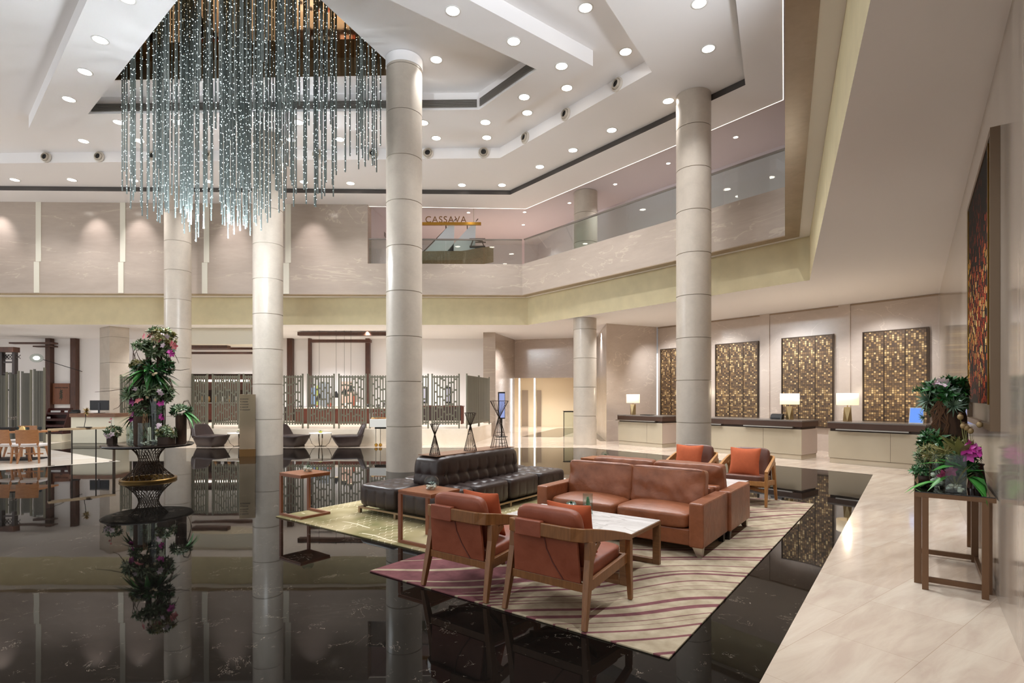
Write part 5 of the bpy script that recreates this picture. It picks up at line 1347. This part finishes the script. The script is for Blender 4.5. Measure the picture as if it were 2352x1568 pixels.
b.build('lattice_base',lat,t); MB().lathe([(.44,.0),(.485,.0),(.49,.03),(.475,.05),(.44,.045),(.44,0)],48).build('base_ring',M('aged_brass','#8a6c3c',.3,.8),t,True,angle=40)
PXM=FY/F
def fp(px,py,dy=0.0):
    """point of the display plane in table coordinates"""
    p=atY(px,py,FY+dy); return Vector((p.x-FX,dy,p.z-TZ-.002))
D=thing('floral_display','tall central floral display of succulents, long leaves, pink flowers and twigs','flower arrangement',(FX,FY,TZ+.002))
c=fp(334,1018); MB().lathe([(0,0),(.11,0),(.115,.5),(.105,.55),(0,.54)],20,(c.x,-.15,0)).build('vase',bark,D,True,angle=40)
glasscyl(D,(fp(362,1018).x,.0,0),.14,1.02); pebbles(D,(fp(362,1018).x,.0,.004),.115,26,1,.07)
twigs(D,'root',[[fp(334,950,-.27)+Vector((R.uniform(-.05,.05),0,0)) , fp(333,975,-.28)+Vector((R.uniform(-.07,.07),0,0)), fp(335,1000,-.27)+Vector((R.uniform(-.08,.08),0,0)), fp(336,1017,-.27)+Vector((R.uniform(-.1,.1),0,0))] for _ in range(7)],.006,M('root_tan','#8a6a4a',.8))
MB().tube([fp(352,1010,.12),fp(350,930,.1),fp(346,860,.05),fp(338,800,.0)],[.035,.035,.045,.05],10).build('trunk',bark,D,True)
MB().tube([fp(366,850,.05),fp(366,800,.03),fp(362,775,.0)],[.05,.05,.04],10).build('trunk',bark,D,True)
for i,(px,py,rx,rz,n,rr,mat,w_) in enumerate(((335,940,.24,.13,26,.13,succ,.32),(318,905,.22,.15,26,.14,succ,.34),(352,900,.30,.16,34,.15,succ,.34),(378,905,.14,.13,14,.13,succ,.3),(346,845,.34,.12,34,.13,dkgreen,.3),(322,838,.15,.10,16,.10,olive,.4),(362,800,.24,.14,30,.14,succ,.36),(378,775,.17,.13,22,.12,olive,.36),(368,768,.16,.12,18,.12,succ,.4),(328,792,.17,.08,16,.10,succ,.4),(384,838,.10,.14,14,.11,dkgreen,.3))):
    fol(D,'foliage',fp(px,py,-.02 if i%2 else .04),(rx*1.12,.26 if rx>.15 else rx,rz*1.1),int(n*1.6),rr*1.12,mat,40+i,1,w_*.9,12)
c=fp(340,856,-.02); strap(D,'long_leaves',c,44,.40,.085,brightleaf,71,.95,(-.1,.75)); strap(D,'long_leaves',fp(350,858,.05),40,.38,.085,dkgreen,72,1.1,(-.3,.7))
strap(D,'long_leaves',fp(318,955,-.1),7,.30,.08,brightleaf,73,.8,(-.2,.3),PI*.9,PI*1.3)
flowers(D,'pink_flower',[fp(331,772,-.15),fp(340,771,-.15),fp(347,771,-.12),fp(361,778,-.22),fp(365,781,-.2),fp(395,789,-.12),fp(400,795,-.12),fp(317,920,-.25),fp(322,918,-.25)],.075,pinkf,81)
flowers(D,'magenta_flower',[fp(390,808,-.12),fp(394,813,-.12),fp(302,922,-.15),fp(306,928,-.15),fp(303,955,-.15),fp(301,963,-.15),fp(305,950,-.15),fp(367,927,-.15),fp(375,925,-.15),fp(369,955,-.15),fp(372,960,-.15)],.065,magenta,82)
flowers(D,'pale_flower',[fp(378,790,-.2),fp(374,793,-.2),fp(312,893,-.2),fp(366,898,-.2),fp(370,903,-.2),fp(318,838,-.15),fp(372,768,-.2),fp(384,772,-.2)],.06,palef,83)
flowers(D,'pale_bud',[fp(346,855,-.22),fp(352,860,-.24),fp(358,857,-.24),fp(338,912,-.25),fp(356,918,-.25)],.035,M('cream_bud','#cbb894',.6),84,8)
twigs(D,'twig',[[fp(300,893),fp(280,893,-.1),fp(255,897,-.1),fp(218,900,-.1)],[fp(300,905),fp(284,905),fp(283,920,-.05),fp(272,935,-.1),fp(260,940,-.1)],[fp(318,850),fp(306,830),fp(306,808),fp(316,790),fp(326,782)],[fp(320,848),fp(309,832),fp(310,812),fp(322,795)],[fp(386,850),fp(388,800),fp(384,790)],[fp(389,850),fp(391,812),fp(388,795)],[fp(385,835),fp(402,832),fp(405,833)],[fp(390,848),fp(415,850),fp(436,847)],[fp(392,800),fp(405,820),fp(411,834)],[fp(388,870),fp(395,890),fp(390,910)],[fp(390,868),fp(399,895),fp(412,906)],[fp(314,835),fp(308,815),fp(303,795)],[fp(326,835),fp(316,815),fp(312,800)],[fp(378,930),fp(380,960),fp(376,1000)],[fp(372,935),fp(378,965),fp(377,1005)]],.009)
# ---- smaller pots around it
def potplant(px,py0,py1,w_,label,dy,box,seed,fr,mats):
    c=fp(px,1018,0); t=thing('potted_plant',label,'potted plant',(FX+c.x,FY+dy,TZ+.002)); h=(py1-py0)*PXM
    if box: MB().box(-w_/2,w_/2,-w_/2,w_/2,0,h).build('pot',potb,t,bevel=.006)
    else: MB().lathe([(0,0),(w_/2,0),(w_/2*1.04,h),(w_/2*.9,h),(0,h*.9)],20).build('pot',bark,t,True,angle=40)
    for i,(m,n) in enumerate(mats): fol(t,'foliage',(0,0,h+fr*.5),(fr,fr*.8,fr*.55),n,fr*.62,m,seed+i,1,.32,10,.5)
    return t,h
t,h=potplant(270,1000,1019,.13,'small dark square pot with pale succulents at the left rim of the flower table',-.15,True,101,.17,((succ,22),(olive,8)))
flowers(t,'pale_flower',[(-.03,-.14,h+.03),(.03,-.15,h+.0),(.09,-.13,h+.04)],.05,palef,5); flowers(t,'red_bud',[(-.03,-.02,h+.27),(-.02,0,h+.33)],.025,pinkf,6,6); twigs(t,'stem',[[(0,0,h),(-.02,0,h+.36)]],.006)
t,h=potplant(397,1001,1018,.22,'low square pot of green succulents with a lilac bloom, right side of flower table',-.2,True,111,.19,((succ,26),(olive,12)))
flowers(t,'lilac_flower',[(-.08,-.12,h+.20),(-.05,-.13,h+.24),(-.10,-.1,h+.24)],.05,palef,7)
t,h=potplant(409,948,1013,.19,'tall round brown pot with drooping leaves at the right rim of the flower table',.10,False,121,.20,((succ,22),(dkgreen,14)))
strap(t,'long_leaves',(.08,-.04,h+.05),8,.30,.08,brightleaf,122,1.0,(-.2,.3),-.6,.5)
twigs(t,'twig_loop',[[(-.02,0,h+.1),(.05,0,h+.26),(.13,0,h+.28),(.18,0,h+.2),(.17,0,h+.1)],[(-.02,0,h+.1),(.06,0,h+.28),(.14,0,h+.3),(.19,0,h+.2),(.18,0,h+.08)],[(.1,0,h),(.18,-.02,h-.15),(.22,-.02,h-.35),(.18,-.02,h-.5),(.1,-.02,h-.62)],[(.1,0,h),(.16,-.02,h-.1),(.21,-.02,h-.3),(.2,-.02,h-.45)]],.008)
for px,r,h_,dy,lb,pl in ((288,.085,.34,.17,'glass cylinder with white pebbles right of the small square pot',1),(306,.09,.42,.05,'glass cylinder with white pebbles and dry stems left of the central vase',2),(363,.10,.43,-.42,'glass cylinder with white pebbles in front, right of the central vase',3)):
    c=fp(px,1018); t=thing('glass_cylinder',lb,'vase',(FX+c.x,FY+dy,TZ+.002),0,'pebble glass cylinders'); glasscyl(t,(0,0,0),r,h_); pebbles(t,(0,0,.004),r*.78,20,px,.06)
    fol(t,'air_plant',(0,0,h_*.45),(r*.5,r*.5,h_*.25),7,.09,olive if pl<3 else succ,px,1,.2,9)
# ---- arrangement on the console at the right wall
def kp(px,py,v):
    """point with photograph position px,py at distance v along the right wall, in console coordinates"""
    r=(px-CX)/F; u=(r*.804*v-.594*v)/(.804+.594*r); P=L(u,v); return Vector((u,v-5.85,H+(HY-py)/F*P.y-.0035))
CZ=.8365
def con(name,label,cat,u,v,group=None): return thing(name,label,cat,L(u,v,CZ+.0035+.001),ROT,group)
t=con('driftwood_arrangement','tall driftwood flower arrangement with ferns, air plants and magenta orchids on the console table','flower arrangement',.27,6.62)
def K(px,py,v=6.62):
    p=kp(px,py,v); return Vector((p.x-.27,p.y-(6.62-5.85),p.z-CZ-.001))
MB().tube([Vector((0.02,.0,0)),K(2196,1040),K(2190,1000),K(2180,960),K(2172,925)],[.10,.10,.115,.135,.12],14).build('trunk',bark,t,True)
fol(t,'moss_roots',K(2165,945),(.13,.12,.10),22,.09,M('root_brown','#3a2718',.9),201,1,.16,10,0)
R=random.Random(21)
twigs(t,'root',[[K(2170+R.uniform(-18,14),915+R.uniform(-5,10),6.5),K(2160+R.uniform(-25,20),945,6.48),K(2150+R.uniform(-15,30),975,6.48),K(2165+R.uniform(-12,15),1010,6.5)] for _ in range(16)],.007,M('root_tan2','#5e4029',.8))
fol(t,'foliage',K(2180,902),(.19,.17,.13),70,.12,dkgreen,202,1,.38,11,.6); fol(t,'foliage',K(2150,930),(.10,.12,.10),26,.10,succ,232,1,.25,12,.2); strap(t,'fern',K(2196,905),26,.22,.035,dkgreen,203,.5,(.3,1.4)); strap(t,'fern',K(2205,910),14,.22,.035,dkgreen,204,.6,(-.1,.5),-1.2,1.2)
b=MB()
for p,ax,rr in ((K(2133,918,6.55),(-1,-.5,.1),.17),(K(2190,932,6.45),(.2,-1,.1),.12),(K(2124,958,6.55),(-1,-.3,-.2),.09),(K(2210,925,6.5),(.9,-.4,-.1),.10)): b.rosette(p,ax,rr,34,.13,R,.1)
b.build('air_plants',leafmat('air_plant_leaf',['#4c6650','#6f8a72','#35493a'],.45),t)
fol(t,'foliage',K(2118,895),(.06,.06,.05),8,.07,dkgreen,206); flowers(t,'pale_pink_flower',[K(2156,878,6.5),K(2163,876,6.5),K(2170,880,6.5),K(2150,882,6.5),K(2167,884,6.45)],.05,palef,208)
fol(t,'foliage',K(2175,1030,6.5),(.22,.14,.09),34,.12,olive,209,1,.3,11); fol(t,'foliage',K(2160,1015,6.55),(.16,.14,.14),40,.11,dkgreen,210); fol(t,'foliage',K(2215,1060,6.35),(.14,.12,.10),30,.11,dkgreen,233); fol(t,'foliage',K(2135,1050,6.45),(.10,.10,.10),26,.10,succ,234,1,.25,12)
strap(t,'long_leaves',K(2208,1050,6.25),16,.26,.06,olive,211,.3,(.5,1.2)); strap(t,'long_leaves',K(2218,1085,6.1),10,.30,.085,brightleaf,212,.8,(.1,.9)); strap(t,'long_leaves',K(2160,1108,6.15),5,.24,.07,brightleaf,213,.7,(.0,.3),2.4,3.8); strap(t,'long_leaves',K(2222,1095,6.05),3,.24,.085,brightleaf,214,1.3,(.2,.4),-1.4,-.6)
flowers(t,'magenta_orchid',[K(2228,1022,6.2),K(2238,1030,6.2),K(2222,1032,6.2),K(2232,1040,6.2),K(2246,1036,6.2),K(2226,1048,6.2)],.065,magenta,215); flowers(t,'magenta_orchid',[K(2166,1090,6.0),K(2186,1082,6.0)],.055,leafmat('rose_petal',['#9a2a66','#b04a7c'],.5),216)
twigs(t,'poppy_stem',[[K(2222,1045,6.3),K(2212,1000,6.3),K(2206,960,6.3)],[K(2222,1045,6.3),K(2218,1010,6.3),K(2214,980,6.3)],[K(2224,1045,6.3),K(2230,1020,6.3),K(2229,992,6.3)],[K(2238,1045,6.3),K(2244,1010,6.3),K(2250,975,6.3)],[K(2216,1045,6.3),K(2219,1020,6.3),K(2220,985,6.3)]],.006,M('stem_olive','#7a7a48',.7))
_da=bpy.data.objects['driftwood_arrangement']
for _o in _da.children:
    for _v in _o.data.vertices:
        if _v.co.x>.20: _v.co.x=.20+(_v.co.x-.20)*.22
        if _v.co.z>.42 and _v.co.x>.13: _v.co.x=.13+(_v.co.x-.13)*.3
pod=leafmat('poppy_pod',['#9a8458','#8f7450','#a0826a'],.6)
for p in (K(2206,957,6.3),K(2213,978,6.3),K(2229,989,6.3),K(2250,975,6.3),K(2220,982,6.3)): b=MB(); b.ball(p,.024,1,1,1.15,10); b.lathe([(0,.025),(.018,.036),(0,.03)],8,p); b.build('poppy_head',pod,t,True)
t=con('glass_vase','square clear glass vase with white stones at the front of the console table','vase',.285,6.0)
b=MB(); s=.07; h=.315
b.box(-s,s,-s,-s+.004,0,h).box(-s,s,s-.004,s,0,h).box(-s,-s+.004,-s+.004,s-.004,0,h).box(s-.004,s,-s+.004,s-.004,0,h).build('glass',clear,t); pebbles(t,(0,0,.0),.055,22,31,.06)
strap(t,'grass',(0,0,.03),9,.22,.016,olive,32,.3,(1.0,1.5))
t=con('glass_cylinder','round glass cylinder with pebbles behind the square vase on the console','vase',.165,6.22); glasscyl(t,(0,0,0),.055,.30); pebbles(t,(0,0,.004),.04,14,33,.12); fol(t,'air_plant',(0,-.03,.31),(.09,.07,.05),10,.11,olive,34,1,.14,14)
t=con('low_plant','low bushy green plant at the left corner of the console table','potted plant',.085,6.55); MB().lathe([(0,0),(.05,0),(.06,.06),(.05,.06),(0,.05)],14).build('pot',potb,t,True); fol(t,'foliage',(-.01,0,.10),(.10,.10,.07),32,.07,leafmat('fine_leaf',['#24472a','#3b6a3c','#5a8a56'],.4),36,1,.34,9)
t=con('brown_vase','dark brown leaning vase at the wall side of the console table','vase',.45,6.35); MB().lathe([(0,0),(.07,0),(.045,.20),(.055,.22),(.05,.22),(.03,.19),(0,.01)],20).build('body',M('brown_ceramic','#3a1a12',.2),t,True,angle=50)
# ---- fish bowls with pebbles on the C tables, glasses on the coffee tables
def bowl(p,r,label,seed,mat):
    t=thing('terrarium_bowl',label,'terrarium',p,0,'round glass terrariums'); b=MB()
    prof=[(r*math.cos(a),r*.95+r*.95*math.sin(a)) for a in [-PI/2+.45+(PI*.5+.55)*i/12 for i in range(13)]]
    b.lathe([(0,.002)]+prof,24); b.build('glass',clear,t,True); pebbles(t,(0,0,.0),r*.62,18,seed,.045); R=random.Random(seed)
    b=MB(); b.rosette((0,0,r*.75),(0,-.3,1),r*.6,14,.4,R); b.rosette((r*.25,0,r*.7),(.4,0,1),r*.5,12,.4,R); b.build('succulent',mat,t); return t
bowl(L(-6.86,4.45,RZ+.593),.085,'round glass bowl terrarium on the side table at the rug corner',51,succ)
bowl(L(-4.40,4.42,RZ+.593),.085,'round glass bowl terrarium on the side table beside the armchairs',52,leafmat('grey_succulent',['#8a9490','#a9b0a8','#6b7a74'],.5))
bowl(L(-4.30,8.53,.0035+.593),.07,'round glass bowl terrarium on the far side table behind the tan sofas',53,dkgreen)
CT=.4445
p=at(1350,1178,CT); t=thing('cylinder_terrarium','tall clear glass cylinder with a cactus on the near coffee table','terrarium',p); glasscyl(t,(0,0,0),.052,.205); pebbles(t,(0,0,.0),.038,14,61,.04)
MB().tube([(0.0,0,.03),(.004,0,.10),(.0,0,.17)],[.016,.02,.012],8).build('cactus',dkgreen,t,True); b=MB(); b.rosette((0,0,.08),(0,-.2,1),.04,14,.4); b.rosette((0,0,.13),(0,-.2,1),.035,14,.4); b.build('leaves',succ,t)
p=at(1312,1170,CT); t=thing('succulent_bowl','silvery glass bowl with a dark spiky succulent on the near coffee table','terrarium',p); MB().lathe([(0,.001),(.03,.001),(.055,.03),(.058,.05),(.05,.075),(.045,.07),(.05,.05),(0,.01)],20).build('bowl',M('silver_bowl','#8f9a94',.15,.6),t,True); b=MB(); b.rosette((0,0,.06),(0,0,1),.075,22,.22); b.build('succulent',dkgreen,t)
p=at(1336,1187,CT); t=thing('succulent_bowl','low stone filled glass with a bright green succulent on the near coffee table','terrarium',p); glasscyl(t,(0,0,0),.05,.06); pebbles(t,(0,0,.0),.038,16,62,.05); b=MB(); b.rosette((0,0,.06),(0,0,1),.075,20,.35); b.rosette((-.03,0,.065),(-.3,0,1),.055,16,.35); b.build('succulent',leafmat('lime_succulent',['#5f8a3a','#86a860','#4a7038'],.4),t)
p=at(1619,1092,CT); p=L(-2.75,7.95,CT+.001); t=thing('cylinder_terrarium','tall clear glass with a green plant on the far coffee table before the facing armchair','terrarium',p); glasscyl(t,(0,0,0),.05,.27); b=MB(); b.rosette((0,0,.13),(0,0,1),.08,16,.35); b.rosette((0,0,.19),(0,0,1),.06,14,.35); b.tube([(0,0,.01),(0,0,.2)],.01,6); b.build('plant',brightleaf,t); pebbles(t,(0,0,.0),.036,12,63,.04)
# ================================================================== CAMERA + WORLD
cam = bpy.data.cameras.new('camera'); co_ = bpy.data.objects.new('camera', cam); COL.objects.link(co_)
cam.sensor_fit='HORIZONTAL'; cam.sensor_width=36; cam.lens=F/2352*36; cam.shift_y=(HY-784)/2352
co_.location=(0,0,H); co_.rotation_euler=(PI/2,0,0); cam.clip_end=200; SC.camera=co_
w = bpy.data.worlds.new('world'); SC.world=w; w.use_nodes=True
w.node_tree.nodes['Background'].inputs[0].default_value=(.97,.985,1.0,1); w.node_tree.nodes['Background'].inputs[1].default_value=WORLD
SC.view_settings.view_transform='Standard'; SC.view_settings.look='None'; SC.view_settings.gamma=1.0; SC.view_settings.exposure=EXPO
SC.view_settings.use_curve_mapping=False
SC.cycles.use_denoising=True
SC.cycles.max_bounces=9; SC.cycles.diffuse_bounces=5; SC.cycles.glossy_bounces=4; SC.cycles.transparent_max_bounces=24
SC.cycles.sample_clamp_indirect=6.0; SC.cycles.caustics_reflective=False; SC.cycles.caustics_refractive=False
